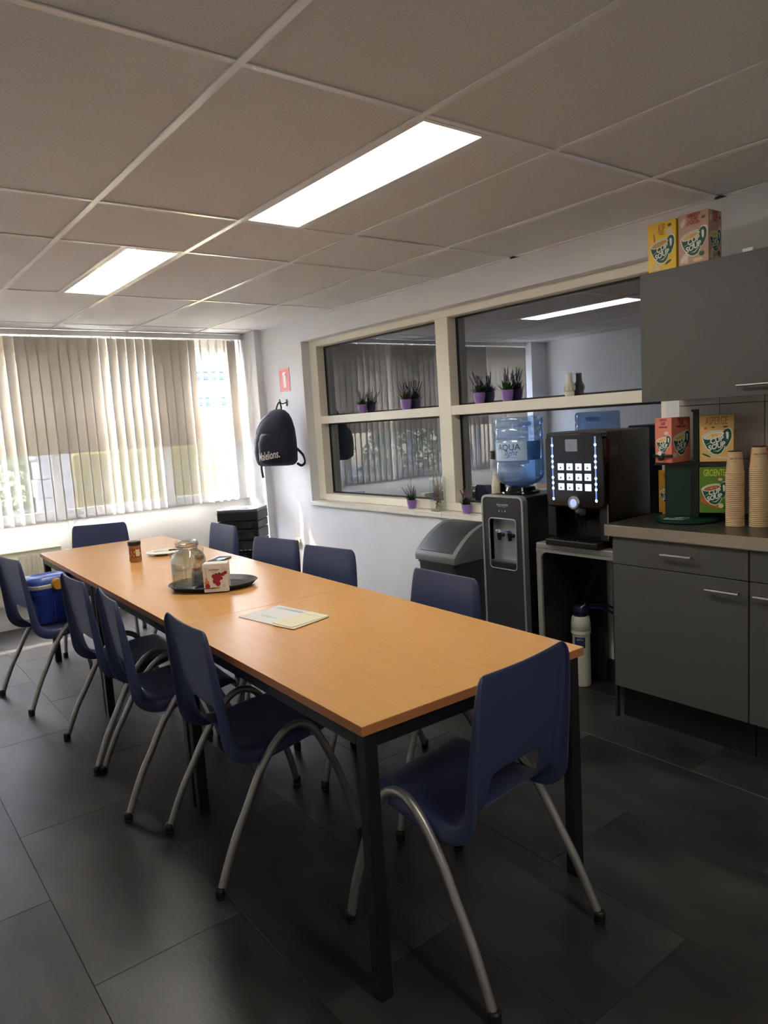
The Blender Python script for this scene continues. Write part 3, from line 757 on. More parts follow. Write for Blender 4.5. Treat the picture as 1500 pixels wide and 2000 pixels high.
def soup_box(name, label, w, d, h, rgb, title, trgb, soup_rgb, loc, n, extras=(), side=False, group='cup soup boxes', tsize=.039):
    th = math.atan2(n[0], -n[1])
    t = thing(name, label, 'soup box', loc, th, group)
    m_c = mat('card_%d_%d_%d' % rgb, rgb, 0.45, var=0.03, scale=40)
    q = B(); q.box(-w / 2, w / 2, -d / 2, d / 2, 0, h, bevel=.0012, seg=1); obj('carton', q, m_c, t, smooth=False)
    m_t = mat('ink_%d_%d_%d' % trgb, trgb, 0.5, var=0.02); m_s = mat('soup_%d_%d_%d' % soup_rgb, soup_rgb, 0.5, var=0.25, scale=150)
    faces = [(F_my(0, -d / 2 - .0003, h / 2), w)]
    if side: faces.append((frame((w / 2 + .0003, 0, h / 2), (0, 1, 0), (0, 0, 1)), d))
    if side == 'left': faces[-1] = (frame((-w / 2 - .0003, 0, h / 2), (0, -1, 0), (0, 0, 1)), d)
    for Mf, fw_ in faces:
        s = fw_ * .78; cy = -h * .09
        sh = mug(-.03 * fw_, cy, s, m_s)
        for mm, P, lay in extras: prints('printed_garnish', t, Mf, [(mm, [(x * fw_, y * h) for x, y in P], lay * .5)])
        prints('printed_mug', t, Mf, sh); mug_words(t, Mf, -.03 * fw_, cy, s)
        for i, (wd, k, dy) in enumerate(title):
            lettering(wd, tsize * k * fw_ / .13, m_t, t, Mf @ Matrix.Translation((0, h * dy, .0003)), sx=.46, bold=.0006, ext=0)
    return t
m_pars = mat('print_parsley', (42, 92, 40), 0.5, var=0.2, scale=90); m_carrot = mat('print_carrot', (206, 92, 40), 0.5, var=0.1); m_mush = mat('print_mushroom', (224, 206, 184), 0.5, var=0.1); m_pot = mat('print_potato', (232, 206, 140), 0.5, var=0.08)
soup_box('soup_box', 'yellow soup box lettered KIP on top of the wall cabinet', .130, .05, .203, (240, 196, 24), (('KIP', 1.25, .36), ('POULET', .32, .255)), (176, 92, 20), (206, 150, 60), (2.026, .078, 2.0435), (-1, 0),
         ((m_pars, ell(.28, .40, .07, .03), 1), (m_mush, ell(.26, .27, .11, .07), 1), (m_carrot, [(-.30, .30), (-.26, .28), (-.22, .10), (-.28, .11)], 1), (m_pot, ell(-.28, -.37, .14, .06, .5), .6), (m_pot, ell(-.12, -.41, .14, .06, .3), .7), (m_pars, ell(.22, -.34, .12, .025, .3), 1)))
soup_box('soup_box', 'pinkish brown soup box lettered CREME on top of the wall cabinet', .130, .105, .205, (196, 156, 132), (('CHAMPIGNON', .48, .455), ('CRÈME', .82, .375), ('DE CHAMPIGNONS', .36, .295)), (166, 40, 44), (222, 190, 120), (2.0545, -.062, 2.0435), (-1, 0),
         ((m_mush, ell(-.34, .34, .10, .06, .6), 1), (m_mush, ell(.34, .17, .12, .045), .6), (m_mush, ell(-.28, -.34, .18, .07, .5), .6), (m_mush, ell(-.24, -.41, .08, .05), .8), (m_pot, ell(.14, -.42, .16, .04), .6), (m_pars, ell(.34, .37, .07, .03), 1), (m_pars, ell(.28, -.32, .09, .05), 1)), side=True)

# turning rack with soup boxes on the worktop
RC = (2.172, .07)
rk = thing('soup_rack', 'dark green rotating soup box rack on the worktop', 'rack', (RC[0], RC[1], .941), R(0))
m_rk = mat('rack_green', (10, 52, 34), 0.3, var=0.06); m_rkd = mat('rack_black_green', (10, 22, 18), 0.35)
q = B(); q.lathe([(.126, 0), (.142, .004), (.142, .012), (.138, .016), (.134, .0182), (.001, .0182)], 44); obj('turntable', q, m_rk, rk)
nA = Vector((-.93, -.37)).normalized(); tA = Vector((-nA.y, nA.x))          # facing direction of the asparagus side
aA = math.atan2(nA.x, -nA.y)
MR = Matrix.Rotation(aA, 4, 'Z')
q = B(); q.box(-.088, .033, -.04, .045, .02, .262, M=MR); obj('centre_column', q, m_rkd, rk, smooth=False)
q = B(); q.box(-.080, .020, -.0412, -.0395, .03, .25, M=MR); obj('green_panel', q, m_rk, rk, smooth=False)
q = B(); q.box(-.13, .13, -.065, .06, .262, .270, M=MR); obj('shelf', q, m_rkd, rk, smooth=False)
q = B(); q.box(.034, .056, -.052, -.02, .02, .262, M=MR); q.box(.034, .056, -.052, -.02, .27, .495, M=MR); q.box(.026, .056, -.045, -.02, .495, .506, M=MR); obj('upper_post', q, m_rkd, rk, smooth=False)
prints('printed_logo', rk, frame((-.085, .0, .0184), (.45, -.9, 0), (.9, .45, 0)), [(m_pwhite, ell(.0, .03, .052, .030, .2), 1), (m_green, ell(.0, .03, .046, .025, .2), 2), (m_pwhite, [(-.06, -.02), (.02, -.035), (.03, -.025), (-.05, -.008)], 1), (m_pwhite, ell(.008, .03, .022, .010, .5), 3)])
def rack_pt(u, v): p = MR @ Vector((u, v, 0)); return (RC[0] + p.x, RC[1] + p.y)
p = rack_pt(.062, -.122 + .0)
p = rack_pt(.0, 0)
AS = Vector((RC[0], RC[1], 0)) + Vector((nA.x, nA.y, 0)) * .075 + Vector((tA.x, tA.y, 0)) * .0
soup_box('soup_box', 'tan soup box lettered ASPERGE on the upper shelf of the rack', .136, .05, .205, (226, 184, 112), (('ASPERGE', 1.2, .37),), (176, 120, 44), (236, 206, 150), (2.195, -.060, 1.2125), nA[:],
         ((m_carrot, ell(-.32, .22, .05, .025), 1), (m_pars, ell(-.1, .24, .05, .015), 1), (m_pars, ell(.26, .24, .08, .015), 1), (m_mush, [(-.4, -.34), (.4, -.42), (.42, -.45), (-.3, -.40)], .6), (m_pars, ell(-.3, -.36, .14, .02, -.3), .8)))
soup_box('soup_box', 'green soup box lettered GROENTE on the lower level of the rack', .122, .05, .205, (92, 128, 36), (('GROENTE', 1.15, .37),), (206, 218, 60), (170, 104, 50), (2.190, -.052, .984), nA[:],
         ((m_pot, ell(.2, .23, .08, .03), 1), (m_carrot, [(-.46, -.26), (.12, -.40), (.14, -.36), (-.46, -.14)], .6), (m_pot, ell(.22, -.34, .09, .05), .9), (m_pars, ell(.34, -.36, .07, .06), .8)))
soup_box('soup_box', 'salmon pink soup box lettered HAM on the upper shelf of the rack', .090, .130, .203, (232, 132, 108), (('CHAMPIGNON', .46, .455), ('HAM', .80, .375), ('CHAMPIGNON JAMBON', .34, .295)), (150, 44, 50), (230, 196, 110), (2.150, .125, 1.2125), (-.99, .13),
         ((m_mush, ell(-.34, -.33, .12, .05), .6), (m_mush, ell(.2, .16, .14, .04), .6)), side=True)
t = thing('box_clip', 'green clip across the front of the salmon soup box', 'clip', (2.080, .134, 1.245), math.atan2(-.99, -.13))
q = B(); q.box(-.05, .05, -.008, .0, -.006, .006, bevel=.002); q.cyl((-.002, -.016, 0), (-.002, 0, 0), .014, None, 16); obj('clip_bar', q, m_rk, t)
q = B(); q.box(.034, .056, -.010, -.001, -.007, .007, bevel=.002); q.cyl((-.002, -.0165, -.012), (-.002, -.002, -.012), .010, None, 12); obj('clip_end', q, m_black, t)
q = B(); q.cyl((-.002, -.018, .013), (-.002, -.002, .013), .010, None, 14); obj('clip_cap', q, m_pwhite, t)
soup_box('soup_box', 'amber soup box on the far lower side of the rack', .09, .07, .203, (206, 150, 52), (('KERRIE', .9, .37),), (120, 60, 20), (216, 170, 80), (2.245, .190, .9625), (-.99, .13), (), side='left')
soup_box('soup_box', 'red brown soup box behind the right paper cup stack', .10, .05, .205, (150, 74, 52), (('TOMAAT', .9, .37),), (236, 200, 150), (190, 70, 40), (2.275, -.225, 1.06), (-1, 0), ())
soup_box('soup_box', 'dull green soup box standing behind the right paper cup stack', .105, .06, .118, (64, 104, 56), (('PREI', .9, .36),), (220, 224, 160), (196, 190, 120), (2.275, -.225, .9412), (-1, 0), ())

# paper cups in two upside-down stacks
m_cup = mat('kraft_cup', (206, 176, 132), 0.65, var=0.05, scale=60); m_rim = mat('cup_rim', (222, 200, 164), 0.6, var=0.03); m_cb2 = mat('cup_base_dark', (30, 28, 28), 0.5)
q = B(); q.lathe([(.0355, 0), (.0378, .001), (.0382, .003), (.0372, .0052), (.0355, .0055), (.0275, .092), (.0272, .095), (.0262, .095), (.0262, .0915), (.001, .0912)], 28)
me_cup = finish(q, 'paper_cup', True, 50); me_cup.materials.append(m_cup)
for si, (cx, cy, n) in enumerate(((2.128, -.172, 28), (2.158, -.258, 30))):
    for i in range(n):
        z = .9402 + .0084 * i; top = i == n - 1
        if top:
            c = thing('paper_cup', ('printed kraft paper cup on top of the left cup stack', 'printed kraft paper cup on top of the right cup stack')[si], 'cup', (cx, cy, z), 0, ('paper cups of the left stack', 'paper cups of the right stack')[si])
            link('cup_body', me_cup, m_cup, c)
            q = B(); q.lathe([(.0274, .0925), (.0280, .093), (.0278, .0955), (.0264, .0957)], 28, cap0=False); q.lathe([(.0262, .0918), (.001, .0916)], 20, cap0=False); obj('dark_foot', q, m_cb2, c)
            ang = math.atan2(-1.5, -2.9 + .4)
            rr = .0355 + (.0275 - .0355) * (.062 / .0865)
            Mf = Matrix.Rotation(ang, 4, 'Z') @ frame((rr + .0016, 0, .064), (0, 1, 0), (-.09, 0, 1))
            lettering('THE CUP ONE', .0085, m_dk, c, Mf, sx=.85, ext=0, bold=.0002)
            prints('printed_scribble', c, Mf, [(m_dk, [(-.02, -.012), (.0, -.010), (.012, -.0125), (.0, -.0112)], 1), (m_dk, [(-.012, -.017), (.006, -.0145), (.006, -.0152)], 1)])
        else:
            c = link('paper_cup', me_cup, m_cup); c.location = (cx, cy, z); c.rotation_euler.z = random.uniform(0, 6)
            tag(c, ('kraft paper cup nested in the left upside-down cup stack', 'kraft paper cup nested in the right upside-down cup stack')[si], 'cup', ('paper cups of the left stack', 'paper cups of the right stack')[si])

# ================================================================== COFFEE MACHINE ON ITS STAND
st = thing('machine_stand', 'black stand with a silver frame under the coffee machine', 'stand', (2.09, .53, 0)); r = st.location
m_stf = mat('stand_frame_silver', (176, 172, 164), 0.35, metal=0.6, var=0.05); m_std = mat('stand_dark_panel', (34, 33, 32), 0.5, var=0.08)
SY0, SY1, SX = .294, .768, 1.930
q = B(); q.box(SX, 2.30, SY0, SY1, .778, .808, bevel=.004, seg=1); q.box(SX, SX + .018, SY0, SY1, .762, .778); obj('top_frame', q, m_stf, st, r, smooth=False)
q = B(); q.box(SX, SX + .018, SY1 - .03, SY1, .0, .762, bevel=.003, seg=1); obj('front_post', q, m_stf, st, r, smooth=False)
q = B(); q.box(SX, SX + .018, SY0, SY0 + .015, .0, .762); obj('front_post', q, m_std, st, r, smooth=False)
q = B()
for k in range(7):
    a0, a1 = R(90 * k / 7), R(90 * (k + 1) / 7); cy, cz = SY1 - .03 - .04, .762 - .04
    q.loft([[(xx, SY1 - .03, .762), (xx, cy + .04 * math.cos(a0), cz + .04 * math.sin(a0)), (xx, cy + .04 * math.cos(a1), cz + .04 * math.sin(a1))] for xx in (SX + .002, SX + .016)])
obj('corner_gusset', q, m_stf, st, r, smooth=False)
q = B(); q.box(SX + .018, 2.27, SY1 - .012, SY1 - .004, .03, .762); obj('side_panel', q, m_std, st, r, smooth=False)
q = B(); q.box(2.27, 2.30, .60, .655, 0, .778, bevel=.003, seg=1); obj('back_post', q, m_std, st, r, smooth=False)
q = B(); q.box(2.275, 2.285, .655, SY1 - .004, .03, .762); obj('back_panel', q, m_std, st, r, smooth=False)

cm = thing('coffee_machine', 'black coffee machine with lit white buttons and LED strips', 'coffee machine', (2.12, .51, .808)); r = cm.location
MY0, MY1 = .338, .700
m_cmb = mat('machine_black', (9, 9, 10), 0.38, var=0.05)
q = B(); q.box(2.06, 2.305, MY0, MY1, .808, 1.372, bevel=.006); q.box(1.955, 2.06, MY0, MY1, 1.0, 1.372, bevel=.006); q.box(1.955, 2.06, MY0, MY0 + .05, .85, 1.0); q.box(1.955, 2.06, MY1 - .05, MY1, .85, 1.0); obj('housing', q, m_cmb, cm, r, smooth=False)
q = B(); q.box(1.900, 2.06, MY0 + .03, MY1 - .02, .8085, .842, bevel=.006); obj('drip_tray', q, m_cmb, cm, r, smooth=False)
q = B()
for i in range(9): q.box(1.91, 2.05, MY0 + .06 + .028 * i, MY0 + .072 + .028 * i, .842, .846)
obj('drip_grille', q, m_black, cm, r, smooth=False)
q = B(); q.box(1.985, 2.055, .49, .56, .93, 1.0, bevel=.008); q.cyl((2.0, .51, .93), (2.0, .51, .90), .008); q.cyl((2.0, .54, .93), (2.0, .54, .90), .008); obj('spout', q, m_blackg, cm, r)
PY0, PY1, PZ0, PZ1 = .334, .672, 1.012, 1.362
q = B(); q.loft([[Vector((xx, .503 - p_[0], p_[1])) for p_ in rrect(-.169 * f, .169 * f, PZ0 + .01 * (1 - f) * 10, PZ1 - .01 * (1 - f) * 10, .03)] for xx, f in ((1.956, 1), (1.922, 1), (1.915, .985))]); fp = obj('front_panel', q, m_blackg, cm, r, angle=50)
q = B(); q.tube([Vector((1.9185, .503 - p_[0], p_[1])) for p_ in rrect(-.118, .118, PZ0 + .012, PZ1 - .008, .012) + rrect(-.118, .118, PZ0 + .012, PZ1 - .008, .012)[:1]], .0018, 6); obj('trim_line', q, m_silver, fp, r)
q = B(); q.box(1.912, 1.916, .478, .548, 1.280, 1.338, bevel=.001, seg=1); dsp = obj('display', q, mat('lcd_grey', (112, 116, 124), 0.15, emit=(150, 155, 170), estr=.03), fp, r, smooth=False)
m_key = mat('lit_key', (230, 236, 250), 0.4, var=0.01, emit=(214, 226, 255), estr=.20); m_icon = mat('key_icon', (90, 96, 110), 0.5)
for rr_ in range(3):
    for cc in range(4):
        y = .578 - .0525 * cc; z = 1.205 - .049 * rr_
        q = B(); q.box(1.911, 1.9155, y - .0175, y + .0175, z - .0165, z + .0165, bevel=.001, seg=1); kx = obj('key', q, m_key, fp, r, smooth=False)
        if (rr_, cc) != (2, 3):
            prints('key_icon', cm, F_mx(1.9107 - r[0], y - r[1], z - .004 - r[2]), [(m_icon, [(-.005, .004), (.005, .004), (.0035, -.005), (-.0035, -.005)], 1), (m_icon, rect(-.01, .01, .011, .0122), 1)])
q = B(); q.lathe([(.034, 0), (.034, .008), (.030, .014), (.023, .014), (.022, .010), (.001, .010)], 32, M=frame((1.9155, .503, 1.030), (0, -1, 0), (0, 0, 1))); dl = obj('dial', q, m_chrome, fp, r)
q = B(); q.lathe([(.020, .0102), (.018, .0125), (.001, .013)], 28, M=frame((1.9155, .503, 1.030), (0, -1, 0), (0, 0, 1))); obj('lit_centre', q, mat('lit_dial', (190, 205, 225), 0.3, emit=(170, 200, 255), estr=.12), dl, r)
m_led = panel_mat('led_blue_white', (178, 205, 255), 5.0); m_ledbar = mat('led_strip_lens', (120, 140, 180), 0.2, emit=(120, 160, 255), estr=.10)
for sy in (-1, 1):
    yb_ = .503 + sy * .126
    q = B(); q.box(1.9145, 1.9175, yb_ - .004, yb_ + .004, PZ0 + .03, PZ1 - .012); ls = obj('led_strip', q, m_ledbar, fp, r, smooth=False)
    for i in range(12):
        if i % 2 == 1 and i not in (3, 7): continue
        z = 1.045 + .0265 * i; q = B(); q.lathe([(.0062, 0), (.0045, .0022), (.0005, .003)], 10, M=frame((1.9145, yb_, z), (0, -1, 0), (0, 0, 1))); obj('led', q, m_led, ls, r)
q = B(); q.tube([(1.9535, MY0 + .004, .86), (1.9535, MY0 + .004, 1.33)], .0022, 8); obj('hinge_edge', q, m_silver, cm, r)
q = B(); q.box(1.975, 2.03, MY0 - .002, MY0, 1.255, 1.30); q.box(2.005, 2.02, MY0 - .004, MY0 - .002, 1.27, 1.298); obj('side_lock', q, mat('lock_grey', (60, 60, 58), 0.4), cm, r, smooth=False)
q = B(); q.box(1.965, 2.30, MY0 - .0012, MY0, .83, 1.335); obj('side_door', q, m_cmb, cm, r, smooth=False)

# water filter and hoses
wf = thing('water_filter', 'white water filter cartridge with dark blue head on the floor', 'water filter', (2.16, .672, 0)); r = wf.location
q = B(); q.lathe([(.045, 0), (.049, .004), (.050, .02), (.050, .37)], 28, cap1=True); obj('cartridge', q, mat('filter_white', (206, 202, 186), 0.45), wf)
q = B(); q.lathe([(.0505, .37), (.056, .374), (.056, .392), (.0535, .397), (.0555, .40), (.0545, .45), (.050, .485), (.044, .497), (.001, .498)], 28, cap0=False); obj('collar', q, mat('filter_white', (206, 202, 186), 0.45), wf)
q = B(); q.lathe([(.041, .498), (.043, .502), (.043, .525), (.046, .527), (.046, .55), (.04, .565), (.001, .568)], 24, cap0=False); q.box(-.02, .062, -.02, .02, .52, .55, bevel=.006); obj('filter_head', q, mat('filter_head_navy', (26, 30, 56), 0.35), wf)
q = B(); q.tube(smooth_path([(-.03, -.025, .565), (-.01, -.035, .578), (.02, -.02, .572), (.035, .01, .58)], 3), .004, 6); obj('bypass_lever', q, m_silver, wf)
q = B(); mm = Matrix.Rotation(R(-130 - 8), 4, 'Z')
q.loft([[mm @ Vector((.0508 * math.cos(R(a)), .0508 * math.sin(R(a)), z)) for a in range(-50, 21, 7)] for z in (.28, .355)], closed=False, cap0=False, cap1=False); obj('navy_label', q, mat('filter_label', (34, 44, 84), 0.5), wf)
lettering('BRITA', .016, m_pwhite, wf, mm @ Matrix.Rotation(R(-12), 4, 'Z') @ frame((.0515, 0, .338), (0, 1, 0), (0, 0, 1)), ext=0, sx=.85)
for k_ in kids(wf):
    k_.scale = (.94, .94, .775)
m_hose = mat('hose_blue', (40, 56, 140), 0.35)
for k, (P, lab) in enumerate((([(2.215, .66, .415), (2.24, .60, .42), (2.255, .50, .385), (2.262, .40, .30), (2.265, .345, .20), (2.268, .33, .10), (2.275, .33, .004)], 'blue hose leaving the filter head, the lower curve'), ([(2.215, .675, .42), (2.245, .62, .435), (2.262, .50, .42), (2.268, .36, .35), (2.27, .31, .29), (2.275, .31, .16), (2.28, .315, .004)], 'blue hose leaving the filter head, the upper curve'))):
    q = B(); q.tube(smooth_path(P, 6), .0065, 8); tag(obj('water_hose', q, m_hose if k == 0 else mat('hose_navy', (24, 32, 84), 0.35)), lab, 'hose', 'filter hoses')
q = B(); q.tube(smooth_path([(2.165, .66, .452), (2.15, .60, .56), (2.11, .50, .72), (2.08, .42, .772)], 6), .0045, 8)
tag(obj('supply_tube', q, m_black), 'thin black tube rising from the filter into the machine stand', 'tube')

# ================================================================== WATER DISPENSER
DY0, DY1, DX0, DX1 = .862, 1.166, 1.950, 2.285
wd = thing('water_dispenser', 'black water dispenser with a silver niche beside the coffee machine', 'water dispenser', (2.12, 1.014, 0)); r = wd.location
m_wd = mat('dispenser_black', (22, 22, 24), 0.42, var=0.04); m_wdf = mat('dispenser_front', (44, 45, 49), 0.38, var=0.03)
q = B(); q.box(DX0 + .05, DX1, DY0 + .006, DY1 - .006, .0, 1.036, bevel=.012); q.box(DX0 + .03, DX0 + .05, DY0 + .006, DY1 - .006, 0, .62); q.box(DX0 + .03, DX0 + .05, DY0 + .006, DY1 - .006, .975, 1.03); obj('housing', q, m_wd, wd, r, smooth=False)
ym = (DY0 + DY1) / 2; hw = (DY1 - DY0) / 2
q = B()                                                                     # silver band round the front
outer = rrect(-hw, hw, .01, 1.04, .035); inner = rrect(-hw + .012, hw - .012, .02, 1.029, .026)
for i in range(len(outer)):
    j = (i + 1) % len(outer)
    q.loft([[(xx, ym - outer[i][0], outer[i][1]), (xx, ym - outer[j][0], outer[j][1]), (xx, ym - inner[j][0], inner[j][1]), (xx, ym - inner[i][0], inner[i][1])] for xx in (DX0 - .004, DX0 + .034)])
bmesh.ops.remove_doubles(q.bm, verts=q.bm.verts, dist=.0003)
obj('silver_band', q, m_silver, wd, r, smooth=False)
NZ0, NZ1, NW = .632, .912, .098                                             # niche
q = B(); P = inner
q.box(DX0, DX0 + .03, DY0 + .012, ym - NW, .02, 1.028); q.box(DX0, DX0 + .03, ym + NW, DY1 - .012, .02, 1.028)
q.box(DX0, DX0 + .03, ym - NW, ym + NW, .02, NZ0); q.box(DX0, DX0 + .03, ym - NW, ym + NW, NZ1, 1.028); obj('front_panel', q, m_wdf, wd, r, smooth=False)
m_niche = mat('niche_silver', (176, 178, 182), 0.32, metal=0.6, var=0.03)
q = B(); q.box(DX0 + .044, DX0 + .049, ym - NW, ym + NW, NZ0, NZ1); q.box(DX0 + .004, DX0 + .044, ym - NW - .003, ym - NW, NZ0, NZ1); q.box(DX0 + .004, DX0 + .044, ym + NW, ym + NW + .003, NZ0, NZ1); q.box(DX0 + .004, DX0 + .044, ym - NW, ym + NW, NZ1, NZ1 + .003); obj('niche', q, m_niche, wd, r, smooth=False)
q = B(); q.tube([Vector((DX0 - .003, ym - p_[0], p_[1])) for p_ in rrect(-NW, NW, NZ0, NZ1, .022) + rrect(-NW, NW, NZ0, NZ1, .022)[:1]], .0045, 8); obj('niche_trim', q, m_silver, wd, r)
q = B(); q.box(DX0 - .006, DX0 + .044, ym - NW + .004, ym + NW - .004, NZ0, NZ0 + .040, bevel=.004); obj('drip_box', q, m_black, wd, r, smooth=False)
q = B(); q.box(DX0 - .004, DX0 + .042, ym - NW + .006, ym + NW - .006, NZ0 + .040, NZ0 + .045); obj('drip_plate', q, mat('drip_grey', (96, 96, 98), 0.4, metal=.4), wd, r, smooth=False)
for k, (dy, mc, nm) in enumerate(((.038, m_white, 'hot_lever'), (-.038, mat('tap_blue', (62, 84, 160), 0.4), 'cold_lever'))):
    yy = ym + dy; q = B(); q.cyl((DX0 + .044, yy, .815), (DX0 + .012, yy, .815), .012); q.cyl((DX0 + .012, yy, .832), (DX0 + .012, yy, .790), .014, .010); tp = obj('tap', q, m_black, wd, r)
    q = B(); q.cyl((DX0 + .012, yy, .832), (DX0 + .012, yy, .842), .011); q.box(DX0 - .012, DX0 + .012, yy - .006, yy + .006, .842, .848, M=Matrix.Translation((0, 0, 0))); obj(nm, q, mc, tp, r)
m_faint = mat('print_grey', (190, 190, 190), 0.5)
lettering('AQUA MAKER', .0135, m_faint, wd, F_mx(DX0 - .0006 - r[0], ym - .002 - r[1], .988), bold=.0003, ext=0)
prints('printed_icons', wd, F_mx(DX0 - .0004 - r[0], ym - r[1], .958), [(m_faint, rect(-.03, .03, .0195, .021), 1), (m_faint, ell(-.022, -.004, .0035, .005), 1), (m_faint, ell(0, -.004, .002, .004), 1), (m_faint, ell(.022, -.004, .004, .006), 1)])
JX, JY = 2.125, 1.030
q = B(); q.lathe([(.098, 1.0365), (.105, 1.040), (.103, 1.048), (.085, 1.052), (.08, 1.072), (.06, 1.074)], 32, (JX, JY, 0)); obj('bottle_seat', q, m_blackg, wd, r)
# bottle
wb = thing('water_bottle', 'large upturned blue water bottle lettered AQUA light on the dispenser', 'water bottle', (JX, JY, 1.0745)); 
m_bot = glass_mat('bottle_blue', tint=(206, 226, 248), ior=1.7, diffuse=.20, drgb=(196, 220, 250), edge=(96, 130, 190)); m_wat = glass_mat('water_tint', tint=(214, 232, 242), ior=1.33)
prof = [(.045, 0), (.07, .006), (.105, .022), (.128, .045), (.134, .065), (.134, .135), (.1315, .139), (.1315, .143), (.134, .147), (.134, .255), (.1305, .259), (.1305, .265), (.134, .27), (.134, .318), (.1305, .322), (.1305, .328), (.134, .333), (.134, .372), (.126, .386), (.10, .388), (.001, .387)]
q = B(); q.lathe(prof, 44); obj('bottle_shell', q, m_bot, wb, angle=50)
q = B(); q.lathe([(.04, .003), (.10, .024), (.124, .046), (.1295, .066), (.1295, .15), (.001, .151)], 40); obj('water', q, m_wat, wb, angle=50)
q = B(); q.lathe([(.03, -.006), (.044, -.005), (.044, 0), (.03, .001)], 24); obj('neck', q, m_wat, wb)
q = B(); q.tube([(.03, .02, .34), (.06, .03, .345), (.07, -.02, .345), (.03, -.03, .34)], .012, 8); obj('grip', q, m_bot, wb)
fa = math.degrees(math.atan2(-1.66529 - JY, -.91321 - JX))                   # side turned to the room
m_lab = mat('label_sky', (172, 198, 226), 0.4, var=0.12, scale=14, detail=6); m_lab2 = mat('label_deep_blue', (62, 112, 172), 0.4, var=0.25, scale=16, detail=6)
q = B(); q.mi = 0; curved(q, .1348, fa - 68, fa + 18, .15, .252, 20); q.mi = 1; curved(q, .1348, fa + 18, fa + 58, .15, .252, 12); obj('bottle_label', q, [m_lab, m_lab2], wb)
def on_cyl(me, rad, z0):
    for v in me.vertices:
        a, h_ = v.co.x / rad, v.co.y; e = rad + v.co.z
        v.co = (e * math.cos(R(fa) + a), e * math.sin(R(fa) + a), z0 + h_)
def round_text(s, size, m, parent, rad, du, z0, **kw):
    o = lettering(s, size, m, None, Matrix.Translation((du, 0, 0)), **kw); on_cyl(o.data, rad, z0); o.parent = parent; return o
m_navy = mat('print_navy', (30, 44, 92), 0.5); m_midb = mat('print_mid_blue', (48, 104, 180), 0.5)
round_text('AQUA', .048, m_navy, wb, .1352, -.062, .222, ext=0); round_text('light', .044, m_midb, wb, .1352, -.050, .192, shear=.35, ext=0)
round_text('bronwater uit de natuur', .009, m_midb, wb, .1352, -.05, .168, ext=0)
# cup tube on its side
ct = thing('cup_tube', 'clear cup tube with a black cap beside the water bottle', 'cup dispenser', (2.13, 1.2085, 1.02)); r = ct.location
q = B(); q.lathe([(.0385, .0), (.0385, .205)], 26, cap0=False, cap1=False); obj('tube', q, m_jar, ct)
q = B(); q.lathe([(.0395, .205), (.041, .206), (.041, .248), (.037, .252), (.001, .252)], 26, cap0=False); obj('cap', q, m_black, ct)
q = B(); q.box(-.02, .02, -.0415, -.038, -.06, .1, bevel=.001); q.lathe([(.0395, -.02), (.0395, .004), (.036, .004), (.036, -.02)], 26, cap0=False, cap1=False); obj('bracket', q, m_black, ct)
q = B(); q.lathe([(.0335, 0), (.036, .001), (.036, .0045), (.034, .005), (.026, .07), (.001, .07)], 24, cap0=False); me_c2 = finish(q, 'dispenser_cup', True); me_c2.materials.append(mat('cream_cup', (226, 212, 176), 0.6))
for i in range(8):
    c = link('dispenser_cup', me_c2, None); c.location = (2.13, 1.2085, 1.0 + .0095 * i); tag(c, 'cream drinking cup nested inside the clear tube', 'cup', 'cups inside the clear tube')

# ================================================================== WASTE BIN
wbn = thing('waste_bin', 'grey waste bin with a dark swing lid against the wall', 'waste bin', (2.15, 1.64, 0)); r = wbn.location
m_bin = mat('bin_dark', (46, 46, 47), 0.5, var=0.04); m_binl = mat('bin_lid_grey', (112, 112, 112), 0.5, var=0.03); m_flap = mat('bin_flap', (52, 53, 55), 0.42, var=0.04)
BX0, BX1, BY0, BY1 = 1.985, 2.300, 1.452, 1.822
def rr3(dx, z): return [Vector((xx, yy, z)) for xx, yy in [(p_[0], p_[1]) for p_ in rrect(BX0 + dx, BX1 - dx, BY0 + dx, BY1 - dx, .03)]]
q = B(); q.loft([rr3(.035, 0), rr3(.03, .01), rr3(.012, .575), rr3(.006, .577), rr3(.006, .59)]); obj('bin_body', q, m_bin, wbn, r, angle=50)
def zl(u): return .632 + .178 * (1 - (1 - u) ** 1.9)                        # lid height from front to back
q = B(); N_ = 14; prof2 = [(BX0 + (BX1 - BX0) * i / N_, zl(i / N_)) for i in range(N_ + 1)]
ring_side = [(BX0, .588)] + [(x_, z_) for x_, z_ in prof2] + [(BX1, .588)]
q.loft([[Vector((x_, yy, z_)) for x_, z_ in ring_side] for yy in (BY0, BY1)])
bmesh.ops.bevel(q.bm, geom=list(q.bm.edges), offset=.008, segments=2, affect='EDGES', profile=.5, clamp_overlap=True)
obj('lid_hood', q, m_binl, wbn, r, angle=40)
q = B(); rings = []
for i in range(1, N_):
    u = .06 + .92 * (i - 1) / (N_ - 2); x_ = BX0 + (BX1 - BX0) * u; z_ = zl(u)
    rings.append([Vector((x_, BY0 + .035, z_ + .0005)), Vector((x_, BY0 + .045, z_ + .004)), Vector((x_, BY1 - .045, z_ + .004)), Vector((x_, BY1 - .035, z_ + .0005))])
q.loft(rings); obj('swing_flap', q, m_flap, wbn, r)

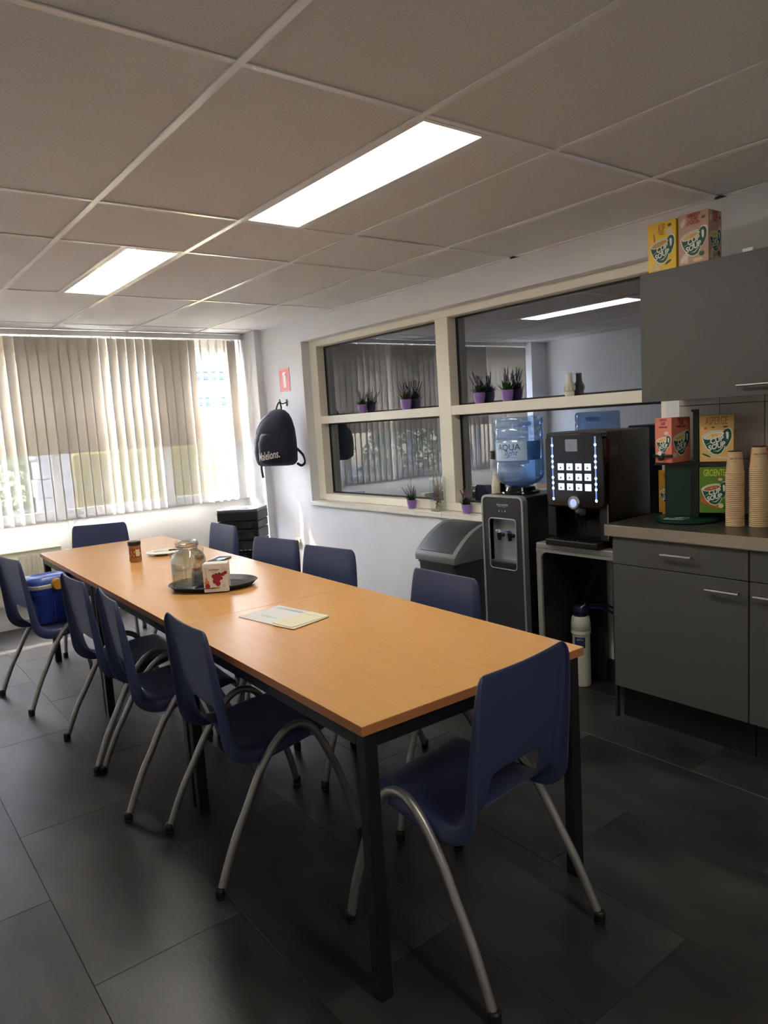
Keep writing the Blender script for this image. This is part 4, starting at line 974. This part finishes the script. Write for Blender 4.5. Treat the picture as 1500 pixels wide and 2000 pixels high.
# ================================================================== THINGS ON THE WINDOW LEDGE AND TRANSOM
def lavender(label, x, y, z, s, seed, pink=False):
    rnd = random.Random(seed)
    t = thing('lavender_pot', label, 'potted plant', (x, y, z), rnd.uniform(0, 6), 'small lavender pots')
    q = B(); q.lathe([(.020 * s, 0), (.024 * s, .002), (.031 * s, .03 * s), (.033 * s, .058 * s), (.030 * s, .058 * s), (.028 * s, .05 * s)], 22, cap1=True); obj('pot', q, m_lav, t)
    q = B()
    for i in range(80):
        a = rnd.uniform(0, 6.28); l = rnd.uniform(.035, .072) * s; el = rnd.uniform(.4, 1.35)
        p0 = Vector((rnd.uniform(-.016, .016) * s, rnd.uniform(-.016, .016) * s, .05 * s)); d = Vector((math.cos(a) * math.cos(el), math.sin(a) * math.cos(el), math.sin(el)))
        sd = d.cross(Vector((0, 0, 1))).normalized() * .0036 * s
        q.bm.faces.new([q.bm.verts.new(v) for v in (p0 - sd * .5, p0 + sd * .5, p0 + d * l * .6 + sd, p0 + d * l, p0 + d * l * .6 - sd)])
    obj('leaves', q, m_leaf, t, smooth=False)
    for i in range(8):
        a = rnd.uniform(0, 6.28); el = rnd.uniform(.95, 1.5); l = rnd.uniform(.085, .125) * s
        p0 = Vector((rnd.uniform(-.012, .012) * s, rnd.uniform(-.012, .012) * s, .05 * s)); d = Vector((math.cos(a) * math.cos(el), math.sin(a) * math.cos(el), math.sin(el)))
        q = B(); q.tube([p0, p0 + d * l * .55], .0011 * s, 5); stx = obj('stem', q, m_leaf, t)
        q = B()
        for k in range(5):
            c0 = p0 + d * l * (.52 + .1 * k); q.tube([c0, c0 + d * l * .09], (.0048 - .0006 * k) * s, 6, .002 * s)
        obj('flower_spike', q, mat('bloom_pink', (150, 96, 110), .7, var=.3) if pink and i % 2 else m_bloom, stx)
for a in (('lavender pot on the transom, nearest the backpack', 2.444, 2.915, 1.5575, 1.15, 1), ('lavender pot on the transom, just left of the centre mullion', 2.444, 2.375, 1.5575, 1.25, 2), ('lavender pot on the transom, first right of the centre mullion', 2.444, 1.632, 1.5575, 1.2, 3), ('lavender pot on the transom between another pot and the white vase', 2.444, 1.392, 1.5575, 1.2, 4),
          ('lavender pot on the tiled ledge left of the glass vase', 2.362, 2.275, .8455, 1.1, 5), ('lavender pot with pink blooms on the tiled ledge by the dispenser', 2.362, 1.712, .8455, 1.05, 6, True)):
    lavender(*a)
q = B(); q.lathe([(.022, 0), (.026, .003), (.027, .02), (.023, .026), (.028, .03), (.029, .062), (.023, .075), (.019, .08), (.017, .10), (.016, .118), (.018, .12), (.018, .128), (.014, .129), (.013, .12)], 24)
for i in range(9):
    a = 2 * PI * i / 9; q.tube([(.0285 * math.cos(a), .0285 * math.sin(a), .034), (.0295 * math.cos(a), .0295 * math.sin(a), .058)], .004, 6)
o = obj('ceramic_vase', q, mat('ribbed_cream', (220, 216, 200), 0.5)); o.location = (2.444, .921, 1.5575); tag(o, 'small ribbed cream vase on the transom by the wall cabinet', 'vase')
gv = thing('glass_vase', 'square glass vase holding twigs and purple petals on the ledge', 'vase', (2.356, 1.985, .8455), R(0))
q = B(); q.loft([sq(.036, .004, 0, 2), sq(.04, .005, .003, 2), sq(.041, .005, .235, 2)], cap1=False); obj('glass_body', q, m_jar, gv, smooth=False)
q = B(); q.loft([sq(.035, .004, .003, 2), sq(.037, .005, .012, 2)]); obj('glass_foot', q, m_jar, gv, smooth=False)
rnd = random.Random(11); m_twig = mat('dry_twig', (158, 138, 106), .8, var=.2); m_petal = mat('purple_petal', (88, 52, 96), .7, var=.3, scale=60); m_petal2 = mat('maroon_petal', (82, 38, 40), .7, var=.3, scale=60)
for i in range(13):
    a = rnd.uniform(0, 6.28); p0 = Vector((rnd.uniform(-.024, .024), rnd.uniform(-.024, .024), .014)); p1 = Vector((rnd.uniform(-.026, .026), rnd.uniform(-.026, .026), rnd.uniform(.15, .25)))
    P = [p0, p1]
    if i < 6:
        p2 = p1 + Vector((rnd.uniform(-.02, .015), rnd.uniform(-.05, .05), rnd.uniform(.05, .14))); P += [p2]
    q = B(); q.tube(smooth_path(P, 3), rnd.uniform(.0012, .0034), 6, .0008)
    if i < 6:
        for k in range(3):
            c0 = P[1].lerp(P[2], .3 + .25 * k); q.tube([c0, c0 + Vector((rnd.uniform(-.01, .01), rnd.uniform(-.03, .03), .03))], .001, 5)
    obj('twig', q, m_twig, gv)
for i in range(22):
    c0 = Vector((rnd.uniform(-.024, .024), rnd.uniform(-.024, .024), rnd.uniform(.02, .12))); q = B()
    Mq = Matrix.Translation(c0) @ Matrix.Rotation(rnd.uniform(0, 6), 4, 'Z') @ Matrix.Rotation(rnd.uniform(-1.2, 1.2), 4, 'X')
    q.loft([[Mq @ Vector((x_, y_, z_ + .004 * abs(x_) / .012)) for x_, y_ in ell(0, 0, .011, .008, 0, 8)] for z_ in (0, .0015)]); obj('petal', q, m_petal if i % 3 else m_petal2, gv)

# ================================================================== BACKPACK, SIGN, OUTLET
hk = thing('coat_hook', 'dark coat hook on the wall carrying the backpack', 'hook', (XR, 3.878, 1.70)); 
q = B(); q.box(-.006, 0, -.012, .012, -.03, .03, bevel=.002); q.tube(smooth_path([(-.003, 0, .005), (-.04, 0, -.008), (-.062, 0, .0), (-.072, 0, .03)], 4), .005, 8); obj('hook_arm', q, m_black, hk)
bp = thing('backpack', 'navy backpack with white script lettering hanging on the wall', 'backpack', (2.152, 3.825, 1.13), R(26)); r = Vector((2.202, 3.885, 1.13))
m_bag = mat('bag_navy', (24, 26, 44), .75, var=.12, scale=40, bump=.12, bscale=60); m_strap = mat('bag_strap', (16, 17, 24), .7)
q = B(); rings = []
for z, w, d, off in ((1.16, .155, .06, .0), (1.172, .175, .085, 0), (1.20, .188, .10, 0), (1.28, .196, .108, 0), (1.38, .192, .103, 0), (1.47, .178, .088, .018), (1.55, .150, .070, .038), (1.60, .112, .052, .054), (1.632, .068, .034, .068), (1.645, .03, .018, .074)):
    ring = []
    for i in range(28):
        a = 2 * PI * i / 28; cx_, cy_ = math.cos(a), math.sin(a)
        e = .62
        px = d * math.copysign(abs(cx_) ** e, cx_); py = w * math.copysign(abs(cy_) ** e, cy_)
        px *= 1 if px < 0 else .98
        ring.append(Vector((2.202 + px + .0 + off, 3.885 + py + .012 * math.sin(z * 30) * .3, z)))
    rings.append(ring)
q.loft(rings)
for v in q.bm.verts: v.co.x = min(v.co.x, 2.309)
obj('bag_body', q, m_bag, bp, r, angle=80)
q = B(); rings = []
for z, w, d in ((1.175, .12, .0), (1.19, .14, .016), (1.27, .15, .024), (1.36, .148, .022), (1.42, .14, .012), (1.44, .13, .0)):
    rings.append([Vector((2.098 - d + .06 * abs(s_) ** 3.0 + (.012 if abs(s_) > .9 else 0) + (.008 if z > 1.4 else .0), 3.885 + s_ * w, z)) for s_ in (-1, -.8, -.5, -.2, .2, .5, .8, 1)])
q.loft(rings, closed=False, cap0=False, cap1=False); obj('front_pocket', q, m_bag, bp, r, angle=80)
q = B(); q.tube(smooth_path([(2.285, 3.855, 1.62), (2.298, 3.862, 1.67), (2.308, 3.885, 1.705), (2.302, 3.908, 1.67), (2.288, 3.915, 1.62)], 5), .007, 8); obj('grab_loop', q, m_strap, bp, r)
q = B(); q.tube(smooth_path([(2.28, 3.72, 1.30), (2.285, 3.665, 1.24), (2.28, 3.645, 1.18), (2.275, 3.68, 1.15), (2.27, 3.72, 1.17)], 5), .011, 8); obj('shoulder_strap', q, m_strap, bp, r)
q = B(); q.tube(smooth_path([(2.28, 4.05, 1.32), (2.275, 4.095, 1.24), (2.275, 4.105, 1.14), (2.28, 4.10, 1.05)], 5), .010, 8); obj('shoulder_strap', q, m_strap, bp, r)
q = B(); q.tube(smooth_path([(2.115, 3.75, 1.44), (2.122, 3.80, 1.53), (2.150, 3.885, 1.595), (2.122, 3.97, 1.53), (2.115, 4.02, 1.44)], 5), .003, 6); obj('zip', q, m_strap, bp, r)
q = B(); q.tube(smooth_path([(2.104, 3.99, 1.30), (2.098, 3.99, 1.24), (2.102, 3.992, 1.20)], 3), .002, 6); obj('zip_pull', q, m_strap, bp, r)
bw = lettering('Malelions.', .098, m_pwhite, bp, frame((2.060 - r[0], 3.875 - r[1], 1.252 - r[2]), (0, -1, 0), (0, 0, 1)), shear=.35, bold=.0006, rot=R(8), sx=.54, ext=0)
for v in bw.data.vertices:
    s_ = (v.co.y + r[1] - 3.885) / .15
    v.co.x += .055 * abs(s_) ** 3.0
sg = thing('extinguisher_sign', 'red fire extinguisher sign on the wall above the backpack', 'sign', (XR, 3.882, 1.90)); m_sr = mat('sign_red', (226, 84, 88), .5, var=.03)
q = B(); q.box(-.003, 0, -.0875, .0875, -.10, .10); obj('sign_board', q, m_sr, sg, smooth=False)
prints('printed_extinguisher', sg, F_mx(-.0033, 0, 0), [(m_pwhite, rrect(-.022, .022, -.072, .035, .012), 1), (m_pwhite, [(-.012, .03), (.012, .03), (.012, .055), (-.012, .055)], 1), (m_pwhite, [(-.034, .045), (-.02, .066), (.03, .066), (.03, .056), (-.012, .054), (-.03, .03)], 1.2), (m_pwhite, rect(-.083, .083, -.0955, -.0925), 1), (m_pwhite, rect(-.083, .083, .0925, .0955), 1), (m_pwhite, rect(-.0835, -.0805, -.0955, .0955), 1), (m_pwhite, rect(.0805, .0835, -.0955, .0955), 1)])
ol = thing('wall_outlet', 'cream wall outlet low on the wall behind the chairs', 'outlet', (XR, 3.852, .455)); m_ol = mat('outlet_cream', (222, 212, 182), .4)
q = B(); q.box(-.012, 0, -.036, .036, -.036, .036, bevel=.004); obj('cover_plate', q, m_ol, ol)
q = B(); q.lathe([(.022, .0), (.022, .0015), (.019, .0018), (.018, .0), (.001, .0)], 24, M=frame((-.012, 0, 0), (0, -1, 0), (0, 0, 1)), cap0=False); obj('socket', q, m_ol, ol)

# ================================================================== STEREO IN THE CORNER
HF = Matrix.Translation((1.915, 4.09, 0)) @ Matrix.Rotation(R(-45), 4, 'Z')
m_hf = mat('stereo_black', (40, 41, 44), .4, var=.06); m_hfd = mat('stereo_dark', (22, 22, 24), .3)
sc_ = thing('stereo_cabinet', 'low black cabinet under the stereo stack in the corner', 'cabinet', (1.915, 4.09, 0), R(-45))
q = B(); q.box(-.17, .17, -.13, .14, .03, .43, bevel=.004, seg=1); obj('cabinet_body', q, m_hfd, sc_, smooth=False)
q = B(); q.box(-.165, .165, -.136, -.131, .04, .41); obj('cabinet_door', q, m_blackg, sc_, smooth=False)
for sx in (-1, 1):
    for sy in (-.11, .12):
        q = B(); q.cyl((sx * .14, sy, 0), (sx * .14, sy, .032), .015); obj('foot', q, m_black, sc_)
z = .431
for k, (h, nm, lab) in enumerate(((.095, 'cassette_deck', 'double cassette deck, lowest unit of the black stereo stack'), (.10, 'amplifier', 'black amplifier with a large knob in the stereo stack'), (.072, 'tuner', 'slim tuner with a small knob under the record player'), (.085, 'record_player', 'record player with a closed grey lid on the stereo stack'))):
    t = thing(nm, lab, 'stereo', (1.915, 4.09, z), R(-45), 'stereo stack units')
    wv = .18 if k < 3 else .184
    q = B(); q.box(-wv, wv, -.145, .15, .004, h - .002, bevel=.005, seg=1); obj('case', q, m_hf, t, smooth=False)
    q = B(); q.box(-wv + .006, wv - .006, -.149, -.145, .010, h - .010, bevel=.001, seg=1); fpz = obj('fascia', q, m_hfd, t, smooth=False)
    for sx in (-1, 1):
        q = B(); q.cyl((sx * .14, -.10, 0), (sx * .14, -.10, .005), .012); q.cyl((sx * .14, .11, 0), (sx * .14, .11, .005), .012); obj('rubber_foot', q, m_black, t)
    if k in (1, 2):
        rr_ = .030 if k == 1 else .020; q = B(); q.cyl((.115, -.149, h / 2), (.115, -.165, h / 2), rr_, rr_ * .92, 24); obj('knob', q, m_hf, t)
        q = B(); q.box(-.15, .04, -.151, -.149, h * .55, h * .72); obj('display_strip', q, m_blackg, t, smooth=False)
    if k == 0:
        for sx in (-1, 1):
            q = B(); q.box(sx * .085 - .06, sx * .085 + .06, -.153, -.149, .025, .075, bevel=.002, seg=1); obj('cassette_door', q, m_hf, t, smooth=False)
        for i in range(8):
            q = B(); q.box(-.15 + .038 * i, -.125 + .038 * i, -.154, -.149, .012, .02); obj('key', q, m_silver, t, smooth=False)
    if k == 3:
        q = B(); q.box(-.182, .182, -.143, .15, h - .002, h + .022, bevel=.006); obj('dust_lid', q, mat('dust_lid_grey', (104, 106, 114), .12, var=.03), t, smooth=False)
        q = B(); q.lathe([(.12, h + .0225), (.12, h + .024), (.001, h + .0242)], 36, (-.03, 0, 0)); obj('lid_disc', q, mat('lid_disc', (116, 118, 126), .2), t)
    z += h
# ================================================================== RADIATOR AND PIPE
rd = thing('radiator', 'cream panel radiator on the wall below the blinds', 'radiator', (-.3, 4.6, .20)); r = rd.location; m_rad = mat('radiator_cream', (226, 218, 192), .4, var=.02)
q = B(); q.box(-1.12, .50, 4.575, 4.595, .205, .625, bevel=.006); q.box(-1.12, .50, 4.605, 4.625, .205, .625, bevel=.006); obj('panel', q, m_rad, rd, r)
for i in range(48):
    xx = -1.095 + .0335 * i; q = B(); q.tube([(xx, 4.575, .24), (xx, 4.575, .59)], .0075, 6); obj('panel_rib', q, m_rad, rd, r)
q = B(); q.box(-1.125, .505, 4.57, 4.632, .622, .634, bevel=.002); q.box(.495, .506, 4.57, 4.632, .21, .63, bevel=.002); obj('top_grille', q, m_rad, rd, r)
for xx in (-.95, .33):
    q = B(); q.box(xx, xx + .03, 4.625, 4.66, .28, .56); obj('wall_bracket', q, m_rad, rd, r)
q = B(); q.cyl((.50, 4.60, .575), (.545, 4.60, .575), .012); q.cyl((.54, 4.60, .575), (.585, 4.60, .575), .02, .017, 18); obj('valve', q, m_white, rd, r)
q = B(); q.tube(smooth_path([(.545, 4.6, .575), (.547, 4.6, .45), (.547, 4.61, .2), (.547, 4.61, .0)], 4), .008, 8); obj('pipe', q, m_rad, rd, r)
q = B(); q.box(.595, .635, 4.64, YB, .0, .835, bevel=.003, seg=1); tag(obj('cable_duct', q, m_rad), 'cream vertical cable duct on the wall beside the radiator', 'duct')

# ================================================================== OUTSIDE THE WINDOW
b = B(); b.box(-14, 16, YB + .14, 26, -.55, -.5); g = struct('ground', b, mat('paving_grey', (120, 117, 110), .9, var=.12, scale=3))
bd = thing('white_building', 'white industrial building with shuttered windows across the yard', 'building', (6, 12.2, -.5)); r = bd.location
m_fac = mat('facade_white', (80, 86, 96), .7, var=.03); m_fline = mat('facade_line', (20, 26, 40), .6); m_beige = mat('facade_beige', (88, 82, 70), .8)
q = B(); q.box(1.9, 14, 12.2, 13, 1.7, 7); obj('upper_wall', q, m_fac, bd, r, smooth=False)
q = B(); q.box(1.9, 14, 12.25, 13, -.5, 1.7); obj('lower_wall', q, m_beige, bd, r, smooth=False)
for i in range(8):
    z = 2.05 + .52 * i
    q = B(); q.box(1.9, 14, 12.15, 12.2, z, z + .06); obj('shutter_rail', q, m_fline, bd, r, smooth=False)
    q = B(); q.box(1.9, 14, 12.16, 12.2, z + .14, z + .165); obj('shutter_rail', q, m_fline, bd, r, smooth=False)
yc = thing('yellow_container', 'yellow skip standing in the yard outside', 'container', (5, 9.2, -.5)); r = yc.location; m_yel = mat('container_yellow', (158, 132, 6), .5, var=.05)
q = B(); q.box(1.6, 8.5, 8.2, 10.2, -.42, 1.30, bevel=.02); obj('container_body', q, m_yel, yc, r, smooth=False)
for i in range(4):
    q = B(); q.box(1.58, 8.52, 8.16, 8.2, -.2 + .4 * i, -.17 + .4 * i); obj('container_seam', q, mat('container_seam', (170, 150, 30), .5), yc, r, smooth=False)
for i in range(5):
    q = B(); q.box(1.7 + 1.6 * i, 1.8 + 1.6 * i, 8.2, 8.3, -.5, -.41); obj('skid', q, m_black, yc, r, smooth=False)
pi_ = thing('white_pillar', 'white block pillar standing outside the window', 'pillar', (.98, 6.6, -.5)); r = pi_.location
for i in range(16):
    q = B(); q.box(.80 - .03 * (i % 2), 1.12 + .03 * (i % 2), 6.5, 6.8, -.5 + .2 * i, -.31 + .2 * i, bevel=.01, seg=1); obj('block', q, mat('pillar_white', (216, 214, 214), .8, var=.05), pi_, r, smooth=False)
rnd = random.Random(3); m_bush = mat('bush_green', (96, 124, 52), .8, var=.4, scale=3)
for k, (cx, cy, rad, lab) in enumerate(((.45, 8.2, .9, 'green leafy bush outside behind the middle of the blinds'), (-2.0, 7.6, 1.0, 'green leafy bush outside behind the left part of the blinds'))):
    t = thing('bush', lab, 'bush', (cx, cy, -.5), 0, 'bushes in the yard')
    q = B(); q.tube([(0, 0, 0), (.03, .02, 1.0)], .05, 7, .02); obj('trunk', q, m_twig, t)
    q = B()
    for i in range(2600):
        d = Vector((rnd.gauss(0, 1), rnd.gauss(0, 1), rnd.gauss(0, 1))).normalized() * rad * rnd.uniform(.55, 1) ** .5
        c0 = Vector((d.x, d.y, 1.15 + d.z * 1.05)); u = Vector((rnd.uniform(-1, 1), rnd.uniform(-1, 1), rnd.uniform(-1, 1))).normalized(); v = u.orthogonal().normalized()
        l = rnd.uniform(.04, .075)
        q.bm.faces.new([q.bm.verts.new(p_) for p_ in (c0 - u * l, c0 + v * l * .45, c0 + u * l, c0 - v * l * .45)])
    o = obj('foliage', q, m_bush, t, smooth=False); o['kind'] = 'stuff'
